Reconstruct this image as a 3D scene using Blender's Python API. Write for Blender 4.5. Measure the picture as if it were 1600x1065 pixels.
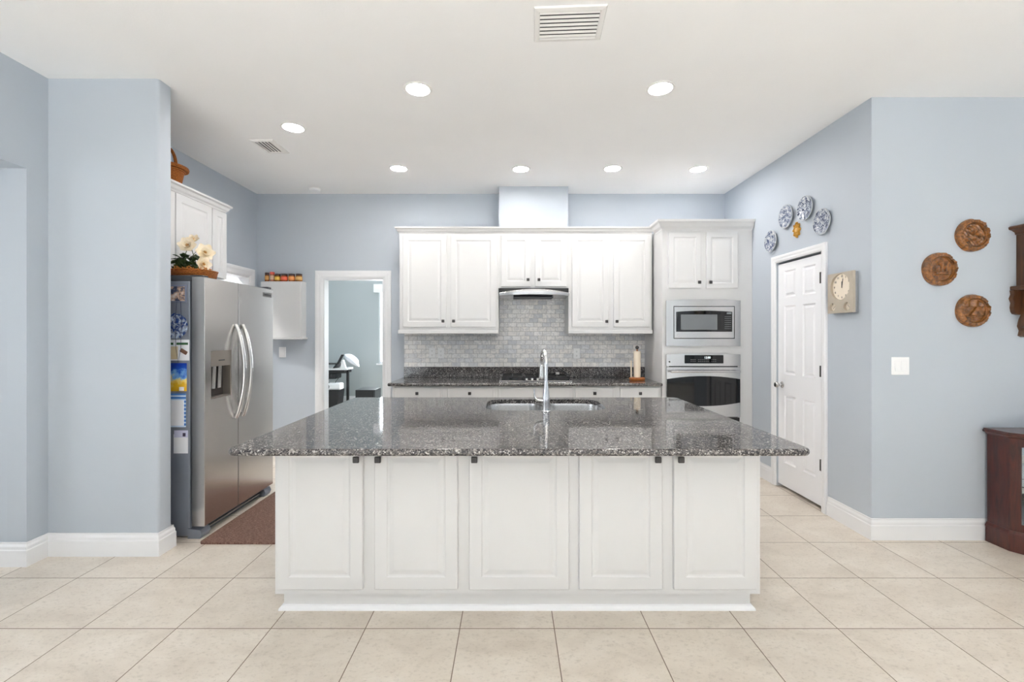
import bpy, bmesh, math, random
from mathutils import Vector, Matrix
random.seed(7)
PI = math.pi
SC = bpy.context.scene
COL = SC.collection
for _o in list(bpy.data.objects): bpy.data.objects.remove(_o)

# ---------------------------------------------------------------- camera, world, exposure
F = 713.0            # focal length in pixels of the 1600x1065 frame
CX, CY = 798.0, 522.0
HC = 1.415           # eye height, metres
CEIL = 3.05
cam = bpy.data.cameras.new('camera'); camo = bpy.data.objects.new('camera', cam); COL.objects.link(camo)
cam.sensor_width = 36.0; cam.lens = 36.0*F/1600.0
cam.shift_x = (800.0-CX)/1600.0; cam.shift_y = (CY-532.5)/1600.0
cam.clip_start = 0.02
camo.location = (0, 0, HC); camo.rotation_euler = (PI/2, 0, 0)
SC.camera = camo
w = bpy.data.worlds.new('sky'); SC.world = w; w.use_nodes = True
bg = w.node_tree.nodes['Background']; bg.inputs[0].default_value = (0.80, 0.90, 1.0, 1); bg.inputs[1].default_value = 0.35
SC.view_settings.view_transform = 'Standard'; SC.view_settings.look = 'None'
SC.view_settings.gamma = 1.0; SC.view_settings.use_curve_mapping = False
SC.view_settings.exposure = 0.10
SC.cycles.use_denoising = True
SC.cycles.max_bounces = 12; SC.cycles.diffuse_bounces = 8; SC.cycles.glossy_bounces = 6
SC.cycles.sample_clamp_indirect = 60.0; SC.cycles.caustics_reflective = False; SC.cycles.caustics_refractive = False
LAMP_STRENGTH = 150.0
def area(name, loc, rot, sx, sy, power, col):
    l = bpy.data.lights.new(name, 'AREA'); l.shape = 'RECTANGLE'; l.size = sx; l.size_y = sy; l.energy = power; l.color = col
    o = bpy.data.objects.new(name, l); COL.objects.link(o); o.location = loc; o.rotation_euler = rot
    return o
# daylight coming in through the glass doors behind the viewer, and the window of the exercise room
area('daylight_glass_doors', (0.6, -3.92, 1.35), (PI/2, 0, 0), 7.0, 2.5, 12, (0.90, 0.95, 1.0))
area('fill_side_room', (-5.6, 0.3, 1.5), (PI/2, 0, -PI/2), 2.2, 1.8, 40, (0.90, 0.95, 1.0))  # added fill light; this side room wall has no window
area('daylight_exercise_room', (-2.1, 9.30, 1.6), (-PI/2, 0, 0), 1.1, 1.5, 125, (0.92, 0.96, 1.0))

area('hall_fill_light', (-3.9, 4.3, 3.0), (0, 0, 0), 0.5, 0.5, 70, (1.0, 0.97, 0.93))  # unseen light added to brighten the hall and the kitchen's back corner
# added sun: its patch on the floor behind the viewer brightens the ceiling
sl = bpy.data.lights.new('bounce_sun', 'SUN'); sl.energy = 84.0; sl.angle = 0.01; sl.color = (0.83, 0.91, 1.0)
so = bpy.data.objects.new('bounce_sun', sl); COL.objects.link(so); so.rotation_euler = (math.radians(38), 0, math.radians(6))

# ---------------------------------------------------------------- helpers
def X(px, d): return (px-CX)*d/F
def Z(py, d): return HC-(py-CY)*d/F
def srgb(r, g, b):
    f = lambda c: (c/12.92 if c <= 0.04045 else ((c+0.055)/1.055)**2.4)
    return (f(r/255), f(g/255), f(b/255), 1)
ORG = {}
def tag(o, label=None, cat=None, group=None, kind=None):
    if label: o['label'] = label
    if cat: o['category'] = cat
    if group: o['group'] = group
    if kind: o['kind'] = kind
    return o
def thing(name, loc, label, cat, group=None):
    o = bpy.data.objects.new(name, None); COL.objects.link(o); o.location = loc; o.empty_display_size = 0.05
    ORG[o] = Vector(loc); return tag(o, label, cat, group)
def copy_tree(o, parent=None):
    c = o.copy(); COL.objects.link(c)
    if parent: c.parent = parent
    for ch in list(o.children): copy_tree(ch, c)
    return c

class MB:
    def __init__(s): s.bm = bmesh.new()
    def v(s, co): return s.bm.verts.new(co)
    def face(s, vs):
        try: return s.bm.faces.new(vs)
        except ValueError: return None
    def box(s, x0, x1, y0, y1, z0, z1, bev=0, seg=2):
        b = bmesh.new(); bmesh.ops.create_cube(b, size=1)
        for q in b.verts: q.co = Vector(((x0+x1)/2+q.co.x*(x1-x0), (y0+y1)/2+q.co.y*(y1-y0), (z0+z1)/2+q.co.z*(z1-z0)))
        if bev: bmesh.ops.bevel(b, geom=list(b.edges), offset=bev, segments=seg, affect='EDGES', profile=0.5)
        return s.merge(b)
    def merge(s, b, M=None):
        if M is not None: bmesh.ops.transform(b, matrix=M, verts=b.verts)
        me = bpy.data.meshes.new('t'); b.to_mesh(me); b.free(); s.bm.from_mesh(me); bpy.data.meshes.remove(me); return s
    def prism(s, pts, to3d, a, b):
        "polygon pts (u,v) swept from a to b along the third axis"
        n = len(pts)
        A = [s.v(to3d(u, v_, a)) for u, v_ in pts]; B = [s.v(to3d(u, v_, b)) for u, v_ in pts]
        s.face(A); s.face(B[::-1])
        for i in range(n): s.face([A[i], A[(i+1) % n], B[(i+1) % n], B[i]])
        return s
    def tube(s, pts, r, n=12, cap=True, radii=None):
        pts = [Vector(p) for p in pts]; rings = []
        up = None
        for i, p in enumerate(pts):
            t = (pts[min(i+1, len(pts)-1)]-pts[max(i-1, 0)]).normalized()
            if up is None:
                up = t.orthogonal().normalized()
            up = (up-t*up.dot(t)).normalized(); side = t.cross(up)
            rr = radii[i] if radii else r
            rings.append([s.v(p+(up*math.cos(2*PI*k/n)+side*math.sin(2*PI*k/n))*rr) for k in range(n)])
        for a, b in zip(rings, rings[1:]):
            for k in range(n): s.face([a[k], a[(k+1) % n], b[(k+1) % n], b[k]])
        if cap: s.face(rings[0][::-1]); s.face(rings[-1])
        return s
    def lathe(s, prof, org, axis='z', n=32, a0=0, a1=2*PI):
        "prof: list of (r, h); axis 'z' up, '-y' toward the viewer, '-x' toward the left"
        org = Vector(org)
        def P(r, h, t):
            c, q = r*math.cos(t), r*math.sin(t)
            if axis == 'z': return org+Vector((c, q, h))
            if axis == '-z': return org+Vector((c, q, -h))
            if axis == '-y': return org+Vector((c, -h, q))
            if axis == '-x': return org+Vector((-h, c, q))
            if axis == 'x': return org+Vector((h, c, q))
        full = abs(a1-a0-2*PI) < 1e-6
        m = n if full else n+1
        rings = []
        for r, h in prof:
            if r < 1e-6: rings.append([s.v(P(0, h, 0))])
            else: rings.append([s.v(P(r, h, a0+(a1-a0)*k/n)) for k in range(m)])
        for a, b in zip(rings, rings[1:]):
            for k in range(n):
                k2 = (k+1) % m
                if len(a) == 1 and len(b) == 1: continue
                if len(a) == 1: s.face([a[0], b[k], b[k2]])
                elif len(b) == 1: s.face([a[k], a[k2], b[0]])
                else: s.face([a[k], a[k2], b[k2], b[k]])
        return s
    def sweep(s, path, prof, to3d, sign=1, closed=False):
        "profile (u sideways, v out) carried along a 2D path with mitred corners"
        n = len(path); P = [Vector(p) for p in path]; rings = []
        for i in range(n):
            d0 = (P[i]-P[i-1]).normalized() if (i > 0 or closed) else None
            d1 = (P[(i+1) % n]-P[i]).normalized() if (i < n-1 or closed) else None
            if d0 is None: d0 = d1
            if d1 is None: d1 = d0
            n0 = Vector((-d0.y, d0.x)); n1 = Vector((-d1.y, d1.x))
            m = (n0+n1); m = m/(m.dot(n0)) if m.length > 1e-6 else n0
            rings.append([s.v(to3d(*(P[i]+m*u*sign), v_)) for u, v_ in prof])
        k = len(prof)
        pairs = list(zip(rings, rings[1:]))+([(rings[-1], rings[0])] if closed else [])
        for a, b in pairs:
            for j in range(k): s.face([a[j], a[(j+1) % k], b[(j+1) % k], b[j]])
        if not closed: s.face(rings[0][::-1]); s.face(rings[-1])
        return s
    def slab(s, W, H, t, panels, rings, f):
        "door or drawer front: grid with ring-shaped panels; f(u, depth, h) -> world"
        xs = sorted({0, W} | {p[0] for p in panels} | {p[1] for p in panels})
        zs = sorted({0, H} | {p[2] for p in panels} | {p[3] for p in panels})
        e = 0.003
        cache = {}
        def V(u, dd, h):
            k = (round(u, 5), round(dd, 5), round(h, 5))
            if k not in cache: cache[k] = s.v(f(u, dd, h))
            return cache[k]
        def cl(u, h):  # eased outer edge
            return (min(max(u, e), W-e), min(max(h, e), H-e))
        def Q(u, h): a, b = cl(u, h); return V(a, 0, b)
        def inpanel(u, h): return any(p[0] < u < p[1] and p[2] < h < p[3] for p in panels)
        for i in range(len(xs)-1):
            for j in range(len(zs)-1):
                if not inpanel((xs[i]+xs[i+1])/2, (zs[j]+zs[j+1])/2):
                    s.face([Q(xs[i], zs[j]), Q(xs[i+1], zs[j]), Q(xs[i+1], zs[j+1]), Q(xs[i], zs[j+1])])
        for p in panels:
            us = [u for u in xs if p[0] <= u <= p[1]]; hs = [h for h in zs if p[2] <= h <= p[3]]
            prev = None
            for k, (ins, dep) in enumerate(rings):
                uu = [p[0]+ins+(u-p[0])*((p[1]-p[0]-2*ins)/(p[1]-p[0])) for u in us]
                hh = [p[2]+ins+(h-p[2])*((p[3]-p[2]-2*ins)/(p[3]-p[2])) for h in hs]
                loop = [(u, hh[0]) for u in uu]+[(uu[-1], h) for h in hh[1:]]+[(u, hh[-1]) for u in uu[-2::-1]]+[(uu[0], h) for h in hh[-2:0:-1]]
                vs = [V(u, dep, h) for u, h in loop]
                if prev:
                    m = len(vs)
                    for q in range(m): s.face([prev[q], prev[(q+1) % m], vs[(q+1) % m], vs[q]])
                prev = vs
            s.face(prev)
        # sides and back
        def ring(ins, dd):
            return [V(min(max(u, ins), W-ins), dd, min(max(h, ins), H-ins)) for u, h in
                    [(u, 0) for u in xs]+[(W, h) for h in zs[1:]]+[(u, H) for u in xs[-2::-1]]+[(0, h) for h in zs[-2:0:-1]]]
        a, b, c = ring(e, 0), ring(0, e), ring(0, t)
        for r0, r1 in ((a, b), (b, c)):
            m = len(r0)
            for q in range(m): s.face([r0[q], r1[q], r1[(q+1) % m], r0[(q+1) % m]])
        s.face(c)
        return s
    def wall(s, u0, u1, z0, z1, t, holes, f):
        us = sorted({u0, u1} | {h[0] for h in holes} | {h[1] for h in holes}); us = [u for u in us if u0 <= u <= u1]
        zs = sorted({z0, z1} | {h[2] for h in holes} | {h[3] for h in holes}); zs = [z for z in zs if z0 <= z <= z1]
        cache = {}
        def V(u, dd, h):
            k = (round(u, 5), round(dd, 5), round(h, 5))
            if k not in cache: cache[k] = s.v(f(u, dd, h))
            return cache[k]
        nu, nz = len(us)-1, len(zs)-1
        def solid(i, j):
            if not (0 <= i < nu and 0 <= j < nz): return False
            u, h = (us[i]+us[i+1])/2, (zs[j]+zs[j+1])/2
            return not any(a < u < b and c < h < d for a, b, c, d in holes)
        for i in range(nu):
            for j in range(nz):
                if not solid(i, j): continue
                A, B, C, D = us[i], us[i+1], zs[j], zs[j+1]
                for dd in (0, t): s.face([V(A, dd, C), V(B, dd, C), V(B, dd, D), V(A, dd, D)])
                if not solid(i-1, j): s.face([V(A, 0, C), V(A, t, C), V(A, t, D), V(A, 0, D)])
                if not solid(i+1, j): s.face([V(B, 0, C), V(B, t, C), V(B, t, D), V(B, 0, D)])
                if not solid(i, j-1): s.face([V(A, 0, C), V(A, t, C), V(B, t, C), V(B, 0, C)])
                if not solid(i, j+1): s.face([V(A, 0, D), V(A, t, D), V(B, t, D), V(B, 0, D)])
        return s
    def build(s, name, material, parent=None, smooth=False, org=None, kind=None, angle=35):
        bm = s.bm
        bmesh.ops.recalc_face_normals(bm, faces=bm.faces)
        o0 = ORG[parent] if parent is not None else (Vector(org) if org is not None else None)
        if o0 is None:
            xs = [q.co for q in bm.verts]
            o0 = Vector(((min(c.x for c in xs)+max(c.x for c in xs))/2, (min(c.y for c in xs)+max(c.y for c in xs))/2, min(c.z for c in xs)))
        for q in bm.verts: q.co -= o0
        if smooth:
            for fc in bm.faces: fc.smooth = True
            for e in bm.edges:
                if len(e.link_faces) == 2 and e.calc_face_angle(0) > math.radians(angle): e.smooth = False
        me = bpy.data.meshes.new(name); bm.to_mesh(me); bm.free()
        me.materials.append(material)
        o = bpy.data.objects.new(name, me); COL.objects.link(o)
        if parent is not None: o.parent = parent
        else: o.location = o0
        ORG[o] = o0
        if kind: o['kind'] = kind
        return o
fy = lambda x0, y, z0: (lambda u, dd, h: (x0+u, y+dd, z0+h))      # front faces the viewer (-y)
fxp = lambda x, y0, z0: (lambda u, dd, h: (x-dd, y0+u, z0+h))     # front faces +x
fxm = lambda x, y0, z0: (lambda u, dd, h: (x+dd, y0+u, z0+h))     # front faces -x
XZ = lambda u, v_, t: (u, t, v_)     # polygon in the x-z plane, swept along y
XY = lambda u, v_, t: (u, v_, t)     # polygon in plan, swept up
YZ = lambda u, v_, t: (t, u, v_)
def rrect(x0, x1, y0, y1, r, n=6):
    out = []
    for cx, cy, a in ((x1-r, y0+r, -PI/2), (x1-r, y1-r, 0), (x0+r, y1-r, PI/2), (x0+r, y0+r, PI)):
        for k in range(n+1): out.append((cx+r*math.cos(a+PI/2*k/n), cy+r*math.sin(a+PI/2*k/n)))
    return out
def text_bm(txt, size, M):
    cu = bpy.data.curves.new('t', 'FONT'); cu.body = txt; cu.size = size; cu.extrude = 0.0006; cu.align_x = 'CENTER'; cu.align_y = 'CENTER'
    ob = bpy.data.objects.new('t', cu); COL.objects.link(ob)
    dg = bpy.context.evaluated_depsgraph_get(); me = bpy.data.meshes.new_from_object(ob.evaluated_get(dg))
    b = bmesh.new(); b.from_mesh(me); bmesh.ops.transform(b, matrix=M, verts=b.verts)
    bpy.data.objects.remove(ob); bpy.data.curves.remove(cu); bpy.data.meshes.remove(me)
    return b

# ---------------------------------------------------------------- materials
class NT:
    def __init__(s, name):
        s.m = bpy.data.materials.new(name); s.m.use_nodes = True; s.t = s.m.node_tree; s.b = s.t.nodes['Principled BSDF']
    def n(s, ty, **kw):
        q = s.t.nodes.new(ty)
        for k, v_ in kw.items(): setattr(q, k, v_)
        return q
    def l(s, a, b): s.t.links.new(a, b)
    def inp(s, sock, val):
        if hasattr(val, 'is_output'): s.l(val, sock)
        else: sock.default_value = val
    def math(s, op, a, b=0.0):
        q = s.n('ShaderNodeMath', operation=op); s.inp(q.inputs[0], a); s.inp(q.inputs[1], b); return q.outputs[0]
    def coord(s, scale=(1, 1, 1), loc=(0, 0, 0), rot=(0, 0, 0)):
        c = s.n('ShaderNodeTexCoord'); mp = s.n('ShaderNodeMapping'); s.l(c.outputs['Object'], mp.inputs[0])
        mp.inputs['Scale'].default_value = scale; mp.inputs['Location'].default_value = loc; mp.inputs['Rotation'].default_value = rot
        return mp.outputs[0]
    def noise(s, vec, scale, detail=4, rough=0.55, dist=0):
        q = s.n('ShaderNodeTexNoise'); s.l(vec, q.inputs['Vector']); q.inputs['Scale'].default_value = scale
        q.inputs['Detail'].default_value = detail; q.inputs['Roughness'].default_value = rough; q.inputs['Distortion'].default_value = dist; return q.outputs['Fac']
    def ramp(s, fac, stops, interp='LINEAR'):
        q = s.n('ShaderNodeValToRGB'); s.l(fac, q.inputs[0]); q.color_ramp.interpolation = interp
        e = q.color_ramp.elements
        while len(e) < len(stops): e.new(0.5)
        for i, (p, c) in enumerate(stops): e[i].position = p; e[i].color = c
        return q.outputs[0]
    def mix(s, fac, a, b, mode='MIX'):
        q = s.n('ShaderNodeMix', data_type='RGBA', blend_type=mode); s.inp(q.inputs[0], fac); s.inp(q.inputs[6], a); s.inp(q.inputs[7], b); return q.outputs[2]
    def bump(s, h, strength, dist=0.002):
        q = s.n('ShaderNodeBump'); s.l(h, q.inputs['Height']); q.inputs['Strength'].default_value = strength; q.inputs['Distance'].default_value = dist
        s.l(q.outputs[0], s.b.inputs['Normal'])
    def set(s, color=None, rough=0.5, metal=0.0, spec=0.5, coat=0):
        if color is not None: s.inp(s.b.inputs['Base Color'], color)
        s.inp(s.b.inputs['Roughness'], rough); s.b.inputs['Metallic'].default_value = metal
        s.b.inputs['Specular IOR Level'].default_value = spec; s.b.inputs['Coat Weight'].default_value = coat
        return s.m
def plain(name, c, rough=0.5, metal=0.0, spec=0.5, var=0.04, vs=8.0, coat=0):
    t = NT(name); f = t.noise(t.coord(), vs, 3)
    k = lambda q: tuple(min(1, x*q) for x in c[:3])+(1,)
    return t.set(t.ramp(f, [(0.25, k(1-var)), (0.75, k(1+var))]), rough, metal, spec, coat)
def paint(name, c, bs, bstr, rough=0.55):
    t = NT(name); v_ = t.coord(); f = t.noise(v_, 1.2, 2)
    k = lambda q: tuple(min(1, x*q) for x in c[:3])+(1,)
    t.bump(t.noise(v_, bs, 3, 0.6), bstr, 0.002)
    return t.set(t.ramp(f, [(0.3, k(0.985)), (0.7, k(1.015))]), rough, 0, 0.4)
def emit(name, c, s):
    t = NT(name); t.b.inputs['Emission Color'].default_value = c; t.b.inputs['Emission Strength'].default_value = s
    t.b.inputs['Base Color'].default_value = (0.8, 0.8, 0.8, 1); return t.m
def steel(name, c, rough, stretch):
    t = NT(name); v_ = t.coord(stretch); f = t.noise(v_, 60, 3, 0.6)
    r = t.math('ADD', t.math('MULTIPLY', f, 0.12), rough-0.06)
    k = lambda q: tuple(min(1, x*q) for x in c[:3])+(1,)
    t.bump(f, 0.05, 0.001)
    return t.set(t.ramp(f, [(0.3, k(0.95)), (0.7, k(1.05))]), r, 1.0)
def wood(name, c1, c2, axis_scale, scale=6, rough=0.35, coat=0.2):
    t = NT(name); v_ = t.coord(axis_scale); f = t.noise(v_, scale, 6, 0.6, 1.2)
    t.bump(f, 0.08, 0.002)
    return t.set(t.ramp(f, [(0.3, c1), (0.7, c2)]), rough, 0, 0.5, coat)

M = {}
M['wall'] = paint('wall_paint', srgb(186, 194, 203), 260, 0.12)
M['wall_room'] = paint('wall_paint_grey', srgb(178, 186, 188), 260, 0.1)
M['ceiling'] = paint('ceiling_texture', srgb(242, 242, 242), 70, 0.35, 0.8)
M['trim'] = plain('trim_white', srgb(233, 234, 236), 0.35, var=0.005)
M['cab'] = plain('cabinet_white', srgb(214, 214, 214), 0.32, var=0.006)
M['door'] = plain('door_white', srgb(238, 239, 242), 0.4, var=0.005)
M['dark_metal'] = plain('pewter_dark', srgb(70, 68, 68), 0.35, 0.7)
M['black'] = plain('black_plastic', srgb(22, 22, 24), 0.4)
M['black_gloss'] = plain('black_glass', srgb(10, 10, 12), 0.05, 0, 0.6)
M['grey_dark'] = plain('dark_grey', srgb(62, 64, 68), 0.5)
M['steel'] = steel('brushed_steel', (0.52, 0.51, 0.50), 0.27, (1, 1, 40))
M['steel_h'] = steel('brushed_steel_horizontal', (0.60, 0.60, 0.60), 0.25, (1, 40, 40))
M['steel_fridge'] = steel('fridge_steel', (0.60, 0.58, 0.56), 0.24, (40, 40, 1))
M['chrome'] = plain('chrome', (0.75, 0.75, 0.76), 0.09, 1.0, var=0.0)
M['satin'] = plain('satin_nickel', (0.62, 0.61, 0.60), 0.25, 1.0, var=0.02)
M['fridge_side'] = plain('fridge_side_grey', srgb(128, 134, 146), 0.45, 0.2)
M['plastic_white'] = plain('white_plastic', srgb(240, 241, 242), 0.35, var=0.0)
M['paper'] = plain('white_paper', srgb(236, 238, 244), 0.8, var=0.01)
M['ivory'] = plain('ivory_paper', srgb(240, 226, 205), 0.8, var=0.02)
M['dark_slot'] = plain('dark_slot', srgb(55, 55, 57), 0.8)
M['vent_white'] = plain('vent_white', srgb(232, 231, 229), 0.5, var=0.01)
M['lamp'] = emit('lamp_lens', (1.0, 0.965, 0.945, 1), LAMP_STRENGTH)

def granite():
    t = NT('granite'); v_ = t.coord()
    q = t.n('ShaderNodeTexVoronoi'); t.l(v_, q.inputs['Vector']); q.inputs['Scale'].default_value = 185
    sp = t.n('ShaderNodeSeparateColor'); t.l(q.outputs['Color'], sp.inputs[0])
    big = t.noise(v_, 45, 3)
    f = t.math('ADD', t.math('MULTIPLY', sp.outputs[0], 0.75), t.math('MULTIPLY', big, 0.35))
    c = t.ramp(f, [(0.0, srgb(28, 28, 31)), (0.32, srgb(48, 47, 50)), (0.5, srgb(78, 75, 75)), (0.68, srgb(100, 96, 94)), (0.82, srgb(128, 124, 121)), (0.95, srgb(192, 189, 186))])
    return t.set(c, 0.06, 0, 0.55)
M['granite'] = granite()

T = 0.4545
def floor_mat():
    t = NT('floor_tile'); g = t.n('ShaderNodeNewGeometry'); s = t.n('ShaderNodeSeparateXYZ'); t.l(g.outputs['Position'], s.inputs[0])
    def ax(o, off):
        u = t.math('DIVIDE', t.math('SUBTRACT', o, off), T)
        fl = t.math('FLOOR', u); fr = t.math('SUBTRACT', u, fl)
        e = t.math('MINIMUM', fr, t.math('SUBTRACT', 1.0, fr)); return fl, e
    fx, ex = ax(s.outputs[0], -1.154); fy_, ey = ax(s.outputs[1], 2.195)
    e = t.math('MINIMUM', ex, ey)
    grout = t.math('LESS_THAN', e, 0.0048)
    cb = t.n('ShaderNodeCombineXYZ'); t.l(fx, cb.inputs[0]); t.l(fy_, cb.inputs[1])
    wn = t.n('ShaderNodeTexWhiteNoise'); t.l(cb.outputs[0], wn.inputs['Vector'])
    # each tile takes its own piece of the marbling
    off = t.n('ShaderNodeVectorMath', operation='SCALE'); t.l(wn.outputs['Color'], off.inputs[0]); off.inputs['Scale'].default_value = 9.0
    ad = t.n('ShaderNodeVectorMath', operation='ADD'); t.l(g.outputs['Position'], ad.inputs[0]); t.l(off.outputs[0], ad.inputs[1])
    mp = t.n('ShaderNodeMapping'); t.l(ad.outputs[0], mp.inputs[0]); mp.inputs['Scale'].default_value = (1, 1.6, 1)
    n1 = t.noise(mp.outputs[0], 3.5, 8, 0.62, 0.6); n2 = t.noise(mp.outputs[0], 40, 5, 0.7)
    c = t.ramp(n1, [(0.25, srgb(205, 194, 181)), (0.5, srgb(219, 209, 196)), (0.75, srgb(230, 222, 211))])
    c = t.mix(t.ramp(n2, [(0.52, (0, 0, 0, 1)), (0.72, (0.5, 0.5, 0.5, 1))]), c, srgb(168, 156, 142))
    c = t.mix(t.math('MULTIPLY', wn.outputs['Value'], 0.12), c, srgb(190, 178, 162))
    c = t.mix(grout, c, srgb(128, 112, 98))
    ro = t.math('ADD', t.math('MULTIPLY', n2, 0.15), t.math('ADD', 0.22, t.math('MULTIPLY', grout, 0.5)))
    h = t.math('MINIMUM', t.math('MULTIPLY', e, 100), 1.0)
    t.bump(h, 0.25, 0.002)
    return t.set(c, ro, 0, 0.45)
M['floor'] = floor_mat()

def splash_mat():
    t = NT('marble_brick_tile'); c0 = t.n('ShaderNodeTexCoord')
    s = t.n('ShaderNodeSeparateXYZ'); t.l(c0.outputs['Object'], s.inputs[0])
    cb = t.n('ShaderNodeCombineXYZ'); t.l(s.outputs[0], cb.inputs[0]); t.l(s.outputs[2], cb.inputs[1])
    b = t.n('ShaderNodeTexBrick'); t.l(cb.outputs[0], b.inputs['Vector']); b.offset = 0.5; b.squash = 1.0
    b.inputs['Scale'].default_value = 1.0; b.inputs['Brick Width'].default_value = 0.1005; b.inputs['Row Height'].default_value = 0.0515
    b.inputs['Mortar Size'].default_value = 0.0021; b.inputs['Mortar Smooth'].default_value = 0.3; b.inputs['Bias'].default_value = 0.0
    b.inputs['Color1'].default_value = (0, 0, 0, 1); b.inputs['Color2'].default_value = (1, 1, 1, 1); b.inputs['Mortar'].default_value = (0.5, 0.5, 0.5, 1)
    sc = t.n('ShaderNodeVectorMath', operation='SCALE'); t.l(b.outputs['Color'], sc.inputs[0]); sc.inputs['Scale'].default_value = 5.0
    ad = t.n('ShaderNodeVectorMath', operation='ADD'); t.l(cb.outputs[0], ad.inputs[0]); t.l(sc.outputs[0], ad.inputs[1])
    vein = t.noise(ad.outputs[0], 14, 7, 0.65, 1.5)
    tone = t.ramp(b.outputs['Color'], [(0.0, srgb(214, 216, 220)), (0.3, srgb(240, 240, 240)), (0.6, srgb(243, 240, 237)), (0.85, srgb(250, 249, 248)), (1.0, srgb(230, 232, 236))])
    c = t.mix(t.ramp(vein, [(0.5, (0, 0, 0, 1)), (0.56, (0.55, 0.55, 0.55, 1)), (0.62, (0.1, 0.1, 0.1, 1))]), tone, srgb(186, 189, 196))
    c = t.mix(b.outputs['Fac'], c, srgb(172, 171, 170))
    inv = t.math('SUBTRACT', 1.0, b.outputs['Fac'])
    t.bump(inv, 0.3, 0.002)
    return t.set(c, t.math('ADD', 0.2, t.math('MULTIPLY', b.outputs['Fac'], 0.5)), 0, 0.5)
M['splash'] = splash_mat()
def mat_mat():
    t = NT('brown_mat'); v_ = t.coord((1, 3, 1)); n = t.noise(v_, 70, 5, 0.8); n2 = t.noise(v_, 9, 3)
    c = t.ramp(n, [(0.35, srgb(84, 58, 48)), (0.5, srgb(122, 92, 80)), (0.65, srgb(160, 132, 118))])
    t.bump(n, 0.5, 0.004); return t.set(c, 0.9, 0, 0.2)
M['mat'] = mat_mat()
M['cherry'] = wood('cherry_wood', srgb(48, 17, 14), srgb(88, 36, 26), (6, 6, 0.6), 5, 0.28, 0.4)
M['walnut'] = wood('walnut_wood', srgb(58, 34, 18), srgb(100, 62, 32), (6, 6, 0.7), 5, 0.35, 0.2)
M['carved'] = wood('carved_wood', srgb(52, 26, 8), srgb(170, 108, 44), (1, 1, 1), 34, 0.28, 0.5)
M['oak'] = wood('orange_wood', srgb(150, 84, 36), srgb(190, 118, 58), (1, 8, 8), 8, 0.4, 0.2)
def wicker(name, c1, c2):
    t = NT(name); v_ = t.coord(); q = t.n('ShaderNodeTexWave', wave_type='BANDS', bands_direction='Z'); t.l(v_, q.inputs['Vector']); q.inputs['Scale'].default_value = 28; q.inputs['Distortion'].default_value = 3; q.inputs['Detail'].default_value = 3; q.inputs['Detail Scale'].default_value = 4
    t.bump(q.outputs['Fac'], 0.8, 0.006); return t.set(t.ramp(q.outputs['Fac'], [(0.1, c1), (0.8, c2)]), 0.6, 0, 0.3)
M['wicker'] = wicker('wicker_orange', srgb(120, 58, 18), srgb(200, 122, 54))
def glass():
    t = NT('clear_glass'); t.set((0.95, 0.97, 0.98, 1), 0.02, 0, 0.5); t.b.inputs['Transmission Weight'].default_value = 1.0; t.b.inputs['IOR'].default_value = 1.45; return t.m
M['glass'] = glass()
def delft(name, seed, c_dark, c_light, thr=0.5, sc=22):
    t = NT(name); v_ = t.coord((1, 1, 1), (seed*1.7, seed*0.9, seed*2.3)); n = t.noise(v_, sc, 5, 0.6, 1.0)
    return t.set(t.ramp(n, [(thr-0.12, c_light), (thr, srgb(142, 150, 168)), (thr+0.09, c_dark)]), 0.15, 0, 0.5, 0.3)
def spotted(name, stops, sc, stretch=(1, 1, 1), rough=0.5):
    t = NT(name); return t.set(t.ramp(t.noise(t.coord(stretch), sc, 3, 0.6), stops), rough)

# ================================================================ the setting
S = 'structure'
YB = 5.32; XR = 2.49; XL = -2.96; YRF = 3.15; YST = 2.92
MB().box(-6.1, 6.1, -4.1, 9.6, -0.1, 0.0).build('floor', M['floor'], kind=S, org=(0, 0, 0))
MB().box(-6.1, 6.1, -4.1, 9.6, CEIL, CEIL+0.1).build('ceiling', M['ceiling'], kind=S, org=(0, 0, CEIL))
MB().wall(-2.96, 2.75, 0, CEIL, 0.12, [(-2.191, -1.477, -1, 2.07)], fy(0, YB, 0)).build('wall_back', M['wall'], kind=S, org=(0, YB, 0))
MB().wall(-4.0, 5.44, 0, CEIL, 0.12, [(-0.5, 2.79, -1, 2.43), (4.30, 5.17, -1, 2.07)], fxp(XL, 0, 0)).build('wall_left', M['wall'], kind=S, org=(XL, 0, 0))
# partition that hides the side of the refrigerator, with rounded corners
pp = [(XL, YST)]+[(-2.275+0.02*math.sin(a), YST+0.02-0.02*math.cos(a)) for a in [PI/2*k/5 for k in range(6)]]+[(-2.275+0.02*math.cos(a), 3.02+0.02*math.sin(a)) for a in [PI/2*k/5 for k in range(6)]]+[(XL, 3.04)]
MB().prism(pp, XY, 0, CEIL).build('wall_partition', M['wall'], kind=S, smooth=True, org=(XL, YST, 0))
MB().box(-6, XL-0.12, 2.79, 2.91, 0, 2.43).build('wall_side_room', M['wall'], kind=S)
MB().box(-6, XL-0.1205, -0.5, 2.7895, 2.431, 2.50).build('ceiling_side_room', M['wall'], kind=S)
MB().wall(3.15, 9.4, 0, CEIL, 0.12, [(3.645, 4.275, -1, 2.08)], fxm(XR, 0, 0)).build('wall_right', M['wall'], kind=S, org=(XR, 0, 0))
MB().prism([(XR, 3.149), (6, 3.149), (6, 3.27), (2.612, 3.27), (2.612, 3.1499), (XR, 3.1499)], XY, 0, CEIL).build('wall_right_front', M['wall'], kind=S, org=(XR, 3.15, 0))
MB().box(-0.133, 0.637, 5.05, YB, 2.45, CEIL).build('wall_chimney_chase', M['wall'], kind=S)
MB().wall(-6, 6, 0, CEIL, 0.12, [(-2.716, -1.5, 0.815, 2.42)], fy(0, 9.4, 0)).build('wall_far', M['wall_room'], kind=S, org=(0, 9.4, 0))
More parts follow.
